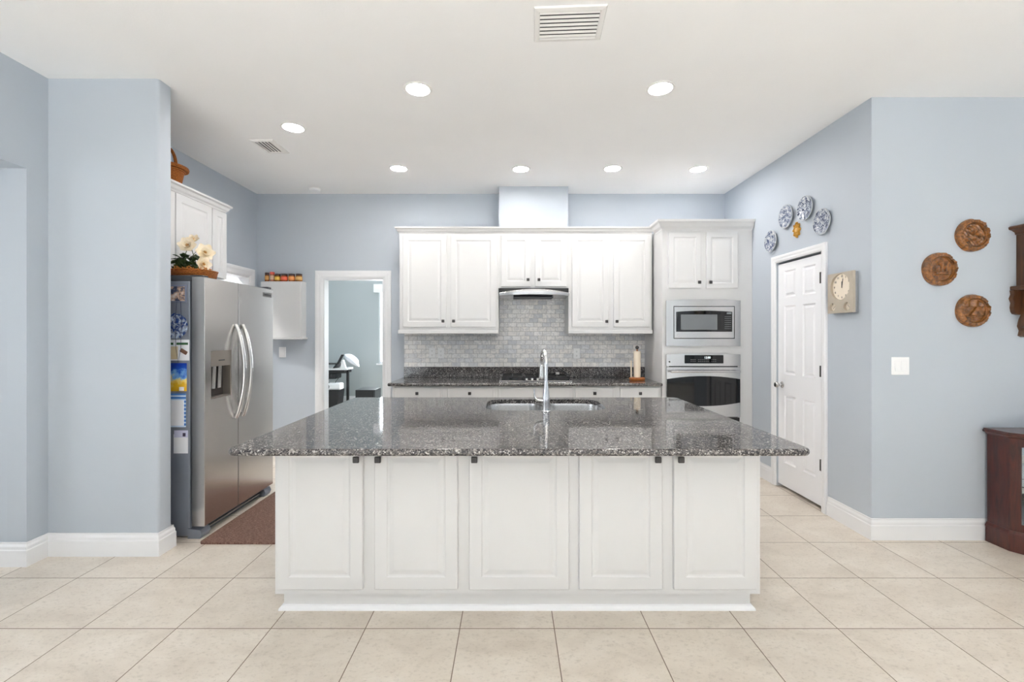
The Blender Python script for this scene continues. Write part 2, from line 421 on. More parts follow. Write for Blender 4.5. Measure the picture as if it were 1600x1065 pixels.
MB().box(-6.1, -6, -4, 9.5, 0, CEIL).build('wall_outer_left', M['wall'], kind=S)
MB().box(6, 6.1, -4, 9.5, 0, CEIL).build('wall_outer_right', M['wall'], kind=S)
MB().box(-0.72, -0.6, 5.44, 9.4, 0, CEIL).build('wall_exercise_right', M['wall_room'], kind=S)
MB().box(-4.74, -4.62, 5.44, 9.4, 0, CEIL).build('wall_exercise_left', M['wall_room'], kind=S)
MB().box(-4.62, -3.08, 5.32, 5.44, 0, CEIL).build('wall_hall', M['trim'], kind=S)
MB().wall(-6, 6, 0, CEIL, 0.1, [(-2.9, 4.1, 0.0, 2.6)], fy(0, -4.0, 0)).build('wall_rear', M['wall'], kind=S, org=(0, -4, 0))
for i in range(4):
    x0 = -2.9+1.75*i
    MB().wall(x0, x0+1.75, 0, 2.6, 0.05, [(x0+0.06, x0+1.69, 0.1, 2.53)], fy(0, -3.98, 0)).build('door_glass_panel', M['trim'], kind=S, org=(x0, -3.98, 0))
# wall tiling
splash = MB().wall(-1.240, 1.575, 1.036, 1.90, 0.008, [(-2, -0.128, 1.425, 3), (0.634, 3, 1.425, 3)], fy(0, YB-0.008, 0)).build('wall_backsplash', M['splash'], kind=S, org=(-1.24, YB, 1.036-0.0515*2))
# baseboards
BB = [(0, 0), (0.016, 0), (0.016, 0.098), (0.012, 0.104), (0.012, 0.120), (0.006, 0.134), (0.006, 0.146), (0, 0.146)]
FL = lambda a, b, v_: (a, b, v_)
MB().sweep([(-5.9, 2.79), (XL, 2.79), (XL, YST), (-2.255, YST), (-2.255, 3.04), (-2.5, 3.04)], BB, FL, -1).build('baseboard_left', M['trim'], kind=S)
MB().sweep([(XR, 3.575), (XR, YRF-0.001), (5.9, YRF-0.001)], BB, FL, -1).build('baseboard_right_front', M['trim'], kind=S)
MB().sweep([(XR, 4.69), (XR, 4.335)], BB, FL, -1).build('baseboard_right', M['trim'], kind=S)
MB().sweep([(-2.98+0.02, YB), (-2.28, YB)], BB, FL, -1).build('baseboard_back', M['trim'], kind=S)
MB().sweep([(-4.6, 9.4), (-0.75, 9.4)], BB, FL, -1).build('baseboard_far', M['trim'], kind=S)
# casings
CS = [(0, 0), (0, 0.010), (0.018, 0.016), (0.040, 0.016), (0.055, 0.020), (0.078, 0.020), (0.085, 0.016), (0.085, 0)]
MB().sweep([(-2.191, 0), (-2.191, 2.07), (-1.477, 2.07), (-1.477, 0)], CS, lambda a, b, v_: (a, YB-v_, b), 1).build('trim_1', M['trim'], kind=S)
mb = MB(); mb.box(-2.19, -2.172, YB-0.002, YB+0.122, 0, 2.052); mb.box(-1.496, -1.478, YB-0.002, YB+0.122, 0, 2.052); mb.box(-2.19, -1.478, YB-0.002, YB+0.122, 2.052, 2.069)
mb.build('trim_2', M['trim'], kind=S)
MB().sweep([(4.30, 0), (4.30, 2.07), (5.17, 2.07), (5.17, 0)], CS, lambda a, b, v_: (XL+v_, a, b), 1).build('trim_3', M['trim'], kind=S)
mb = MB(); mb.box(XL-0.122, XL+0.002, 5.152, 5.169, 0, 2.052); mb.box(XL-0.122, XL+0.002, 4.301, 4.318, 0, 2.052); mb.box(XL-0.122, XL+0.002, 4.301, 5.169, 2.052, 2.069)
mb.build('trim_4', M['trim'], kind=S)
CS6 = [(u*0.72, v_) for u, v_ in CS]
MB().sweep([(3.645, 0), (3.645, 2.08), (4.275, 2.08), (4.275, 0)], CS6, lambda a, b, v_: (XR-v_, a, b), 1).build('trim_5', M['trim'], kind=S)
# door leaf standing open in the hall behind the left doorway
d2 = MB().slab(0.78, 2.03, 0.035, [(0.1, 0.34, 0.2, 0.8), (0.44, 0.68, 0.2, 0.8), (0.1, 0.34, 1.0, 1.85), (0.44, 0.68, 1.0, 1.85)], [(0, 0), (0.012, 0.008), (0.03, 0.002)], fy(-3.90, 5.2, 0.012)).build('door_2', M['door'], kind=S)
# pantry door (six panels) with knob and hinges
RAISED6 = [(0, 0), (0.012, 0.008), (0.018, 0.008), (0.036, 0.002)]
Y0 = 3.650; W6 = 0.620
cols = [(0.095, 0.262), (0.358, 0.525)]; rows = [(0.215, 0.83), (1.025, 1.645), (1.725, 1.965)]
door1 = MB().slab(W6, 2.035, 0.035, [(c[0], c[1], r[0], r[1]) for c in cols for r in rows], RAISED6, fxm(XR+0.012, Y0, 0.028)).build('door_1', M['door'], kind=S, org=(XR, Y0, 0))
kb = MB(); kx = XR+0.012
kb.lathe([(0, 0), (0.030, 0), (0.030, 0.004), (0.024, 0.008), (0.011, 0.012), (0.010, 0.030), (0.020, 0.036), (0.027, 0.046), (0.027, 0.056), (0.020, 0.066), (0, 0.069)], (kx, 4.205, 0.951), '-x', 24)
kb.build('door_knob', M['satin'], door1, smooth=True)
for z in (1.87, 1.117, 0.363):
    h = MB(); h.tube([(XR-0.002, Y0-0.002, z-0.045), (XR-0.002, Y0-0.002, z+0.045)], 0.007); h.box(XR-0.001, XR+0.013, Y0, Y0+0.028, z-0.045, z+0.045)
    h.build('hinge', M['dark_metal'], door1)
# window of the exercise room
wn = MB().wall(-2.716, -1.5, 0.815, 2.42, 0.05, [(-2.69, -1.526, 0.85, 2.39)], fy(0, 9.43, 0)).build('window_1', M['trim'], kind=S, org=(-2.7, 9.43, 0.815))
MB().box(-2.69, -1.526, 9.455, 9.459, 0.85, 2.39).build('pane', emit('window_daylight', (0.95, 0.98, 1, 1), 2.5), wn)
MB().box(-2.76, -1.46, 9.36, 9.40, 0.785, 0.815, 0.004).build('sill', M['trim'], wn)
va = MB(); va.box(-2.80, -1.44, 9.30, 9.399, 2.27, 2.44, 0.01)
tag(va.build('window_valance', M['plastic_white']), 'pale valance over the bright window seen through the doorway', 'blind')

# ================================================================ cabinets
RAISED = [(0, 0), (0.004, 0.004), (0.010, 0.006), (0.014, 0.006), (0.036, 0.0012), (0.040, 0.001)]
def knob_mb(x, y, z):
    b = MB(); b.tube([(x, y, z), (x, y-0.014, z)], 0.006)
    b.box(x-0.0155, x+0.0155, y-0.026, y-0.014, z-0.0155, z+0.0155, 0.003, 1)
    b.prism([(x-0.008, z-0.008), (x+0.008, z-0.008), (x+0.008, z+0.008), (x-0.008, z+0.008)], XZ, y-0.0285, y-0.024); return b
def cab_door(parent, x0, x1, z0, z1, yf, knob=None, rail=0.058, name='door'):
    d = MB().slab(x1-x0, z1-z0, 0.02, [(rail, x1-x0-rail, rail, z1-z0-rail)], RAISED, fy(x0, yf, z0)).build(name, M['cab'], parent)
    if knob: knob_mb(knob[0], yf, knob[1]).build('knob', M['dark_metal'], d, smooth=False)
    return d
def flat_front(parent, x0, x1, z0, z1, yf, knob=None, name='drawer'):
    d = MB().slab(x1-x0, z1-z0, 0.02, [(0.012, x1-x0-0.012, 0.012, z1-z0-0.012)], [(0, 0), (0.004, 0.0015)], fy(x0, yf, z0)).build(name, M['cab'], parent)
    if knob: knob_mb(knob[0], yf, knob[1]).build('knob', M['dark_metal'], d)
    return d
CROWN = [(0, 0), (0.006, 0), (0.010, 0.010), (0.022, 0.022), (0.030, 0.042), (0.044, 0.052), (0.046, 0.066), (0, 0.066)]
YU = 4.965    # face of the wall cabinets; doors stand in front of it
def upper(name, label, x0, x1, z0, doors, zrail, knobs, zdoor, left_end):
    t = thing(name, (x0, YU, z0), label, 'cabinet', 'wall cabinets over the stove run')
    MB().box(x0+0.0006, x1-0.0006, YU, YB-0.010, z0, 2.515).build('carcass', M['cab'], t)
    for (a, b), k in zip(doors, knobs): cab_door(t, a, b, zdoor, 2.490, YU-0.02, k)
    path = ([(x0, YB-0.01)] if left_end else [])+[(x0, YU), (x1, YU)]
    MB().sweep(path, [(u, 2.510+v_) for u, v_ in CROWN], FL, -1).build('crown_molding', M['cab'], t)
    if zrail:
        e = 0.012
        MB().box(x0-(e if left_end else 0.004), x1-0.0006, YU-0.026, YB-0.012, z0-0.042, z0-0.0005, 0.004).build('light_rail', M['cab'], t)
D = YU-0.02
upper('wall_cabinet', 'wide white two-door wall cabinet left of the range hood', -1.209, -0.132, 1.463,
      [(X(629, D), X(697.5, D)), (X(704, D), X(775, D))], True, [(X(692.6, D), Z(501.5, D)), (X(709, D), Z(501.5, D))], 1.494, True)
upper('wall_cabinet', 'short white two-door wall cabinet directly above the range hood', -0.132, 0.628, 1.915,
      [(X(783, D), X(829, D)), (X(836, D), X(885, D))], False, [(X(825, D), Z(437, D)), (X(842, D), Z(437, D))], 1.932, False)
upper('wall_cabinet', 'white two-door wall cabinet between the range hood and the oven tower', 0.628, 1.536, 1.463,
      [(X(894, D), X(951, D)), (X(959, D), X(1016, D))], True, [(X(947.5, D), Z(502, D)), (X(963.5, D), Z(502, D))], 1.494, False)

# oven tower
YT = 4.70; TX0, TX1 = 1.560, XR-0.002
tt = thing('oven_tower_cabinet', (TX0, YT, 0), 'tall white cabinet holding the microwave and wall oven beside the pantry wall', 'cabinet')
MX0, MX1, MZ0, MZ1 = X(1046, YT), X(1152, YT), Z(535, YT), Z(474, YT)   # openings behind the appliances
OX0, OX1, OZ0, OZ1 = X(1045, YT), X(1153, YT), 0.520, Z(556, YT)
fr = MB(); fr.wall(TX0, TX1, 0.10, 2.52, 0.02, [(MX0, MX1, MZ0, MZ1), (OX0, OX1, OZ0, OZ1)], fy(0, YT, 0)); fr.build('face_frame', M['cab'], tt)
b = MB(); b.box(TX0, TX0+0.02, YT+0.02, YB-0.002, 0, 2.52); b.build('side_panel', M['cab'], tt)
b = MB(); b.box(TX1-0.02, TX1, YT+0.02, YB-0.002, 0, 2.52); b.build('side_panel', M['cab'], tt)
b = MB(); b.box(TX0+0.02, TX1-0.02, YB-0.02, YB-0.002, 0.1, 2.52); b.box(TX0+0.02, TX1-0.02, YT+0.02, YB-0.02, 2.50, 2.52); b.box(TX0+0.02, TX1-0.02, YT+0.02, YB-0.02, 1.74, 1.76); b.box(TX0+0.02, TX1-0.02, YT+0.02, YB-0.02, 1.275, 1.288); b.box(TX0+0.02, TX1-0.02, YT+0.02, YB-0.02, 0.49, 0.51); b.build('shelf_board', M['cab'], tt)
MB().box(TX0, TX1, YT+0.06, YT+0.08, 0, 0.10).build('toe_kick', M['cab'], tt)
DT = YT-0.02
cab_door(tt, X(1045, DT), X(1095.5, DT), 1.888, 2.462, DT, (X(1092, DT), Z(441, DT)), 0.05)
cab_door(tt, X(1104, DT), X(1153, DT), 1.888, 2.462, DT, (X(1109.5, DT), Z(441, DT)), 0.05)
flat_front(tt, X(1042, DT), X(1156, DT), 0.14, 0.47, DT, (X(1099, DT), 0.40))
CROWN2 = [(0, 0), (0.005, 0), (0.008, 0.012), (0.030, 0.035), (0.045, 0.065), (0.062, 0.080), (0.066, 0.100), (0, 0.100)]
MB().sweep([(TX0, 4.915), (TX0, YT), (TX1, YT)], [(u, 2.485+v_) for u, v_ in CROWN2], FL, -1).build('crown_molding', M['cab'], tt)

# microwave with trim kit
def arc_top(x0, x1, z0, z1, sag, n=16):
    return [(x0, z0), (x1, z0)]+[(x1+(x0-x1)*k/n, z1+sag*(1-(2*k/n-1)**2)) for k in range(n+1)]
mt = thing('microwave', (X(1099, YT), YT, Z(540, YT)), 'built-in stainless microwave in its trim frame above the wall oven', 'microwave')
ym = YT-0.022
x0, x1, z0, z1 = X(1041, ym), X(1157, ym), Z(540.5, ym), Z(469.5, ym)
outer = arc_top(x0, x1, z0, z1, 0.014)
ix0, ix1, iz0, iz1 = X(1052.5, ym), X(1148, ym), Z(529, ym), Z(478, ym)
b = MB()   # trim frame: four pieces of one pressed plate
nn = 16
b.prism([(x0, z0), (x1, z0), (x1, iz0), (x0, iz0)], XZ, ym, YT-0.0005)
b.prism([(x0, iz0), (ix0, iz0), (ix0, iz1), (x0, iz1)], XZ, ym, YT-0.0005); b.prism([(ix1, iz0), (x1, iz0), (x1, iz1), (ix1, iz1)], XZ, ym, YT-0.0005)
b.prism([(x0, iz1), (x1, iz1)]+outer[2:], XZ, ym, YT-0.0005)
bmesh.ops.remove_doubles(b.bm, verts=b.bm.verts, dist=1e-5); b.build('trim_frame', M['steel_h'], mt)
MB().box(MX0+0.002, MX1-0.002, YT+0.001, YT+0.42, MZ0+0.002, MZ1-0.002).build('cavity_box', M['black'], mt)
e = 0.006
fd = MB().slab(ix1-ix0-2*e, iz1-iz0-2*e, 0.02, [], [], fy(ix0+e, ym-0.004, iz0+e)).build('door', M['steel_h'], mt)
gx0, gx1, gz0, gz1 = X(1056.5, ym), X(1143.5, ym), Z(518, ym), Z(487, ym)
b = MB(); b.prism(arc_top(gx0, gx1, gz0, gz1, 0.012), XZ, ym-0.008, ym-0.003); b.build('door_glass', M['black_gloss'], fd)
b = MB(); b.box(X(1063, ym), X(1120, ym), ym-0.0095, ym-0.007, Z(515, ym), Z(491, ym), 0.004, 1); b.build('viewing_window', plain('grey_glass', srgb(120, 124, 128), 0.08), fd)
kp = MB()
for r in range(7):
    for c in range(4): kp.box(X(1132, ym)+c*0.017, X(1132, ym)+c*0.017+0.010, ym-0.0092, ym-0.0075, Z(495, ym)-r*0.0205, Z(495, ym)-r*0.0205+0.007)
kp.build('keypad', plain('key_grey', srgb(120, 124, 126), 0.5), fd)
MB().box(X(1135, ym), X(1142, ym), ym-0.0092, ym-0.0075, Z(490.5, ym), Z(488, ym)).build('display', plain('display_grey', srgb(150, 160, 160), 0.4), fd)
MB().lathe([(0, 0.004), (0.010, 0.004), (0.012, 0.002), (0.012, 0)], (X(1060, ym), ym-0.004, Z(523.5, ym)), '-y', 20).build('badge', M['satin'], fd)

# wall oven
yo = YT-0.024
ot = thing('wall_oven', (X(1099, YT), YT, Z(652, YT)), 'stainless wall oven with curved black glass door below the microwave', 'oven')
x0, x1 = X(1041.5, yo), X(1157, yo)
b = MB(); b.prism(arc_top(x0, x1, Z(571.6, yo), Z(553.5, yo), 0.010), XZ, yo, YT-0.0005); cp = b.build('control_panel', M['steel_h'], ot)
MB().box(OX0+0.002, OX1-0.002, YT+0.001, YT+0.55, OZ0+0.005, OZ1-0.004).build('oven_body', M['black'], ot)
MB().box(X(1069.6, yo), X(1130.4, yo), yo-0.004, yo+0.002, Z(567.5, yo), Z(554.5, yo), 0.003, 1).build('display_glass', M['black_gloss'], cp)
kp = MB()
for c in range(14):
    if c in (3, 10): continue
    for r in range(2): kp.box(X(1079, yo)+c*0.0192, X(1079, yo)+c*0.0192+0.010, yo-0.0052, yo-0.003, Z(562, yo)-r*0.018, Z(562, yo)-r*0.018+0.005)
kp.build('buttons', plain('key_grey2', srgb(120, 122, 124), 0.5), cp)['kind'] = 'stuff'
MB().merge(text_bm('12:00', 0.03, Matrix.Translation((X(1105, yo), yo-0.0045, Z(558.5, yo)))@Matrix.Rotation(PI/2, 4, 'X'))).build('clock_digits', emit('digits', (0.8, 0.95, 1, 1), 1.0), cp)
MB().lathe([(0, 0.003), (0.008, 0.003), (0.008, 0)], (X(1046, yo), yo, Z(565, yo)), '-y', 16).build('badge', M['black'], cp)
od = MB().slab(x1-x0, Z(573.2, yo)-Z(651.3, yo), 0.022, [], [], fy(x0, yo, Z(651.3, yo))).build('door', M['steel_h'], ot)
n = 20; ga = []
gx0, gx1 = x0+0.004, x1-0.004
zt, zb = Z(592, yo), Z(628.5, yo); st, sb = Z(587.2, yo)-zt, Z(634.2, yo)-zb
ga = [(gx0+(gx1-gx0)*k/n, zb+sb*(1-(2*k/n-1)**2)) for k in range(n+1)]+[(gx1+(gx0-gx1)*k/n, zt+st*(1-(2*k/n-1)**2)) for k in range(n+1)]
b = MB(); b.prism(ga, XZ, yo-0.004, yo+0.002); b.build('door_glass', M['black_gloss'], od)
hy = yo-0.05
pts = [(X(1046, yo)+(X(1153, yo)-X(1046, yo))*k/12, hy-0.006*(1-(k/6-1)**2), Z(580, yo)+0.004*(1-(k/6-1)**2)) for k in range(13)]
b = MB(); b.tube(pts, 0.011, 12); b.tube([(pts[1][0], yo, pts[1][2]), (pts[1][0], hy, pts[1][2])], 0.008); b.tube([(pts[11][0], yo, pts[11][2]), (pts[11][0], hy, pts[11][2])], 0.008); b.build('handle', M['satin'], od, smooth=True)
MB().box(x0+0.006, x1-0.006, yo+0.006, YT-0.0005, 0.50, Z(652.3, yo)).build('vent_grille', M['black'], ot)

# range hood
hd = thing('range_hood', (0.248, 4.9, 1.83), 'slim stainless under-cabinet range hood with arched front', 'range hood')
hx0, hx1 = X(779.8, 4.9), X(889.6, 4.9)
MB().box(hx0+0.004, hx1-0.004, 4.93, YB-0.012, 1.868, 1.913).build('hood_body', M['black'], hd)
b = MB(); n = 24
P1 = []; P2 = []
def arcp(k): return 1-(2*k/n-1)**2
rows_ = []
for k in range(n+1):
    x = hx0+(hx1-hx0)*k/n; q = arcp(k); yf_ = 4.905-0.075*q
    top, bot = 1.864+0.035*q, 1.828+0.010*q
    rows_.append([b.v((x, yf_+0.03, top)), b.v((x, yf_+0.004, top-0.004)), b.v((x, yf_, (top+bot)/2+0.006)), b.v((x, yf_+0.004, bot+0.004)), b.v((x, yf_+0.03, bot)), b.v((x, YB-0.012, 1.822)), b.v((x, YB-0.012, 1.864))])
for a, c in zip(rows_, rows_[1:]):
    for j in range(7): b.face([a[j], a[(j+1) % 7], c[(j+1) % 7], c[j]])
b.face(rows_[0]); b.face(rows_[-1][::-1])
b.build('hood_visor', M['steel_h'], hd, smooth=True)
MB().box(0.03, 0.46, 4.93, 5.2, 1.812, 1.8215).build('grease_filter', M['grey_dark'], hd)

# base cabinets and their worktop
YF = 4.70
def base(label, x0, x1, fronts):
    t = thing('base_cabinet', (x0, YF, 0), label, 'cabinet', 'white base cabinets under the back worktop')
    MB().box(x0+0.0006, x1-0.0006, YF+0.02, YB-0.002, 0.10, 0.8825).build('carcass', M['cab'], t)
    MB().box(x0+0.0006, x1-0.0006, YF+0.08, YF+0.10, 0, 0.0995).build('toe_kick', M['cab'], t)
    for a, c, k in fronts:
        (flat_front if k else lambda *q, **w_: flat_front(*q, name='false_front'))(t, a, c, 0.715, 0.867, YF, (X(k, YF), 0.808) if k else None)
        cab_door(t, a, c, 0.125, 0.695, YF, ((a+c)/2 if k is None else a+0.03, 0.65))
base('white base cabinet with two drawers, left of the cooktop', -1.228, X(775.5, YF), [(X(616, YF), X(690, YF), 652), (X(699, YF), X(772, YF), 734)])
base('white base cabinet with a plain front under the cooktop', X(775.5, YF), X(896, YF), [(X(779, YF), X(893, YF), None)])
base('white base cabinet with two drawers between cooktop and oven tower', X(896, YF), 1.558, [(X(899, YF), X(960, YF), 929), (X(969, YF), X(1030.5, YF), 1000)])

def countertop(x0, x1, y0, y1, r, z0, z1, hole=None, flat=()):
    b = MB(); h = (z1-z0)/2; N = 6
    prof = [(h*(1-math.sin(a)) if True else 0, (z0+z1)/2+h*math.cos(a)) for a in [PI*k/N for k in range(N+1)]]
    loops = []
    for ins, z in prof:
        c = rrect(x0+ins*0.7, x1-ins*0.7, y0+ins*0.7, y1-ins*0.7, max(r-ins*0.7, 0.002)); loops.append([b.v((px, py, z)) for px, py in c])
    m = len(loops[0])
    for a, c in zip(loops, loops[1:]):
        for k in range(m): b.face([a[k], a[(k+1) % m], c[(k+1) % m], c[k]])
    if hole is None: b.face(loops[0]); b.face(loops[-1][::-1])
    else:
        H1 = [b.v((px, py, z1)) for px, py in hole]; H0 = [b.v((px, py, z0)) for px, py in hole]; q = len(hole)
        for k in range(q): b.face([H1[k], H1[(k+1) % q], H0[(k+1) % q], H0[k]])
        for L, Hh in ((loops[0], H1), (loops[-1], H0)):
            es = [b.bm.edges.get((L[k], L[(k+1) % m])) for k in range(m)]+[b.bm.edges.get((Hh[k], Hh[(k+1) % q])) for k in range(q)]
            bmesh.ops.triangle_fill(b.bm, edges=es, use_beauty=True, normal=(0, 0, 1))
    return b
ct = countertop(-1.262, 1.557, 4.665, YB-0.001, 0.006, 0.883, 0.914).build('back_countertop', M['granite'], smooth=True)
tag(ct, 'speckled dark granite worktop along the back wall under the backsplash', 'countertop')
MB().box(-1.240, 1.557, YB-0.022, YB-0.001, 0.9142, 1.036, 0.002, 1).build('upstand', M['granite'], ct)

# ================================================================ island
il = thing('kitchen_island', (0.035, 2.31, 0), 'white five-door kitchen island base under the granite top', 'kitchen island')
IX0, IX1, IY0, IY1 = -1.193, 1.263, 2.312, 3.585
b = MB(); b.box(IX0, IX1, IY0, IY0+0.02, 0.10, 0.8825); b.build('face_frame', M['cab'], il)
b = MB(); b.wall(IX0, IX1, IY0+0.02, IY1, 0.7825, [(-0.26, 0.72, 2.95, 3.57)], lambda u, dd, h: (u, h, 0.8825-dd)); b.build('carcass', M['cab'], il)
b = MB(); b.sweep([(IX0+0.035, IY1-0.03), (IX0+0.035, IY0+0.055), (IX1-0.04, IY0+0.055), (IX1-0.04, IY1-0.03)], [(0, 0), (0.012, 0), (0.012, 0.0998), (0, 0.0998)], FL, -1); b.build('toe_kick', M['cab'], il)
b = MB(); b.sweep([(IX0+0.035, IY1-0.03), (IX0+0.035, IY0+0.055), (IX1-0.04, IY0+0.055), (IX1-0.04, IY1-0.03)], [(0.0122, 0), (0.032, 0), (0.031, 0.010), (0.022, 0.020), (0.0122, 0.024)], FL, -1); b.build('shoe_molding', M['trim'], il)
DI = IY0-0.02
for a, c, k in ((431.5, 566.5, 556), (585, 715, 590), (733, 889, 741), (905, 1035, 1028.5), (1053, 1183, 1064.5)):
    cab_door(il, X(a, DI), X(c, DI), 0.132, 0.868, DI, (X(k, DI-0.02), 0.790), 0.062)
hole = rrect(-0.172, 0.650, 3.005, 3.515, 0.13, 8)
def flat_top(o):
    for p in o.data.polygons:
        if abs(p.normal.z) > 0.999: p.use_smooth = False
it = countertop(-1.248, 1.322, 1.985, 3.635, 0.045, 0.883, 0.914, hole).build('island_countertop', M['granite'], smooth=True)
flat_top(it); flat_top(ct)
tag(it, 'large polished speckled granite island top with overhanging front edge', 'countertop')
sk = thing('sink', (0.24, 3.26, 0.68), 'stainless double-bowl sink undermounted in the island top', 'sink')
def bowl(x0, x1, y0, y1, r, zt, zb):
    b = MB(); L = []
    for ins, z in ((-0.018, zt), (0, zt), (0.004, zt-0.02), (0.010, zb+0.03), (0.018, zb+0.008), (0.035, zb)):
        L.append([b.v((p, q, z)) for p, q in rrect(x0+ins, x1-ins, y0+ins, y1-ins, max(r-ins, 0.01), 8)])
    m = len(L[0])
    for a, c in zip(L, L[1:]):
        for k in range(m): b.face([a[k], a[(k+1) % m], c[(k+1) % m], c[k]])
    b.face(L[-1])
    return b
for x0, x1 in ((-0.182, 0.222), (0.262, 0.660)):
    bw = bowl(x0, x1, 2.995, 3.525, 0.11, 0.8815, 0.69).build('bowl', M['steel_h'], sk, smooth=True)
    MB().lathe([(0, 0.003), (0.03, 0.003), (0.042, 0.006), (0.045, 0)], ((x0+x1)/2, 3.30, 0.6905), 'z', 24).build('drain', M['chrome'], bw, smooth=True)
# faucet
fx_, fyy = 0.229, 2.955
ft = thing('faucet', (fx_, fyy, 0.914), 'tall chrome pull-down faucet with side lever standing at the island sink', 'faucet')
MB().lathe([(0, 0.0005), (0.030, 0.0005), (0.030, 0.006), (0.0255, 0.010), (0.024, 0.045), (0.0245, 0.06), (0.0235, 0.10), (0.019, 0.135), (0.0145, 0.17), (0.0125, 0.20), (0, 0.20)], (fx_, fyy, 0.914), 'z', 28).build('body', M['chrome'], ft, smooth=True)
arc = [(fx_, fyy, 1.11), (fx_, fyy, 1.15), (fx_, fyy, 1.212)]+[(fx_-0.008*(1-math.cos(a)), fyy+0.095*(1-math.cos(a)), 1.212+0.096*math.sin(a)) for a in [PI*k/14 for k in range(1, 14)]]+[(fx_-0.016, fyy+0.19, 1.20)]
MB().tube(arc, 0.0125, 16).build('spout', M['chrome'], ft, smooth=True)
MB().lathe([(0, 0.0), (0.013, 0.0), (0.0145, 0.02), (0.017, 0.06), (0.021, 0.098), (0.019, 0.102), (0, 0.102)], (fx_-0.016, fyy+0.19, 1.20), '-z', 20).build('spray_head', M['satin'], ft, smooth=True)
lv = [(fx_, fyy, 0.982), (fx_-0.03, fyy, 0.984), (fx_-0.055, fyy, 0.988), (fx_-0.068, fyy, 0.998), (fx_-0.075, fyy, 1.015), (fx_-0.077, fyy, 1.04), (fx_-0.078, fyy, 1.062)]
MB().tube(lv, 0.008, 12, radii=[0.011, 0.011, 0.010, 0.0085, 0.006, 0.005, 0.0045]).build('lever', M['chrome'], ft, smooth=True)

# ================================================================ things on the back worktop
cx0, cx1 = X(780, 4.86), X(893, 4.86)
ck = thing('gas_cooktop', ((cx0+cx1)/2, 5.0, 0.9145), 'black gas cooktop with steel rim set in the back worktop', 'cooktop')
MB().box(cx0, cx1, 4.80, 5.235, 0.9146, 0.925, 0.004).build('base_plate', M['steel_h'], ck)
MB().box(cx0+0.02, cx1-0.02, 4.83, 5.215, 0.9252, 0.928).build('burner_pan', M['black'], ck)
for gx in (0, 1, 2):
    a = cx0+0.025+gx*0.243; c = a+0.236
    g = MB()
    for yy in (4.85, 5.02, 5.19): g.box(a, c, yy-0.006, yy+0.006, 0.952, 0.968, 0.003, 1)
    for xx in (a, (a+c)/2-0.006, c-0.012): g.box(xx, xx+0.012, 4.845, 5.196, 0.9505, 0.9665, 0.003, 1)
    for xx in (a+0.006, c-0.006):
        for yy in (4.85, 5.19): g.tube([(xx, yy, 0.9285), (xx, yy, 0.955)], 0.007, 8)
    g.build('grate', M['black'], ck)
for bx, by in ((0.145, 4.93), (0.145, 5.11), (0.385, 5.02), (0.60, 5.11), (0.60, 4.93)):
    MB().lathe([(0, 0.016), (0.032, 0.016), (0.036, 0.012), (0.036, 0.006), (0.046, 0.004), (0.046, 0)], (cx0+bx, by, 0.9285), 'z', 24).build('burner', M['grey_dark'], ck, smooth=True)
for q in range(4):
    MB().lathe([(0, 0.022), (0.015, 0.022), (0.017, 0.004), (0.019, 0)], (cx0+0.29+q*0.06, 4.842, 0.9285), 'z', 16).build('control_knob', M['satin'], ck, smooth=True)
# spoon rest leaning on the right grate
sr = thing('spoon_rest', (0.56, 5.0, 0.969), 'shiny metal spoon rest on the right end of the cooktop', 'spoon rest')
def oval_dish(cx, cy, cz, rx, ry, tilt, rot):
    b = bmesh.new(); rings = []
    for f, h in ((0.02, 0.002), (0.6, 0.003), (0.9, 0.010), (1.0, 0.020), (0.97, 0.021), (0.87, 0.012), (0.58, 0.006), (0.02, 0.005)):
        rings.append([b.verts.new((rx*f*math.cos(2*PI*k/24), ry*f*math.sin(2*PI*k/24), h)) for k in range(24)])
    for a, c in zip(rings, rings[1:]):
        for k in range(24): b.faces.new([a[k], a[(k+1) % 24], c[(k+1) % 24], c[k]])
    b.faces.new(rings[0][::-1]); b.faces.new(rings[-1])
    return b, Matrix.Translation((cx, cy, cz))@Matrix.Rotation(rot, 4, 'Z')@Matrix.Rotation(tilt, 4, 'Y')
b, Mx = oval_dish(0.565, 5.02, 1.003, 0.062, 0.045, 0.62, 0.0); MB().merge(b, Mx).build('bowl', M['chrome'], sr, smooth=True)
MB().box(0.49, 0.535, 4.99, 5.03, 0.9685, 0.999, 0.006).build('foot', M['satin'], sr)
# paper towel stand and roll
px_ = X(995.5, 4.99); py_ = 4.99
ps = thing('paper_towel_stand', (px_, py_, 0.9145), 'wooden paper towel stand on the back worktop near the oven tower', 'paper towel holder')
MB().lathe([(0, 0.0), (0.080, 0.0), (0.086, 0.010), (0.086, 0.022), (0.078, 0.030), (0, 0.030)], (px_, py_, 0.9145), 'z', 32).build('base', M['oak'], ps, smooth=True)
MB().tube([(px_, py_, 0.945), (px_, py_, 1.252)], 0.008).build('post', M['oak'], ps)
MB().lathe([(0, 0), (0.010, 0.001), (0.019, 0.012), (0.021, 0.020), (0.017, 0.032), (0.008, 0.039), (0, 0.040)], (px_, py_, 1.2505), 'z', 20).build('finial', M['dark_metal'], ps, smooth=True)
MB().tube([(px_-0.070, py_-0.02, 0.944), (px_-0.070, py_-0.02, 1.13)], 0.0075).build('guide_rod', M['ivory'], ps, smooth=True)
b = MB(); b.lathe([(0.010, 0), (0.036, 0), (0.037, 0.003), (0.037, 0.282), (0.036, 0.285), (0.010, 0.285)], (px_, py_, 0.9455), 'z', 32)
tag(b.build('paper_towel_roll', M['ivory'], smooth=True), 'white roll of paper towels standing on the wooden towel stand', 'paper towel')
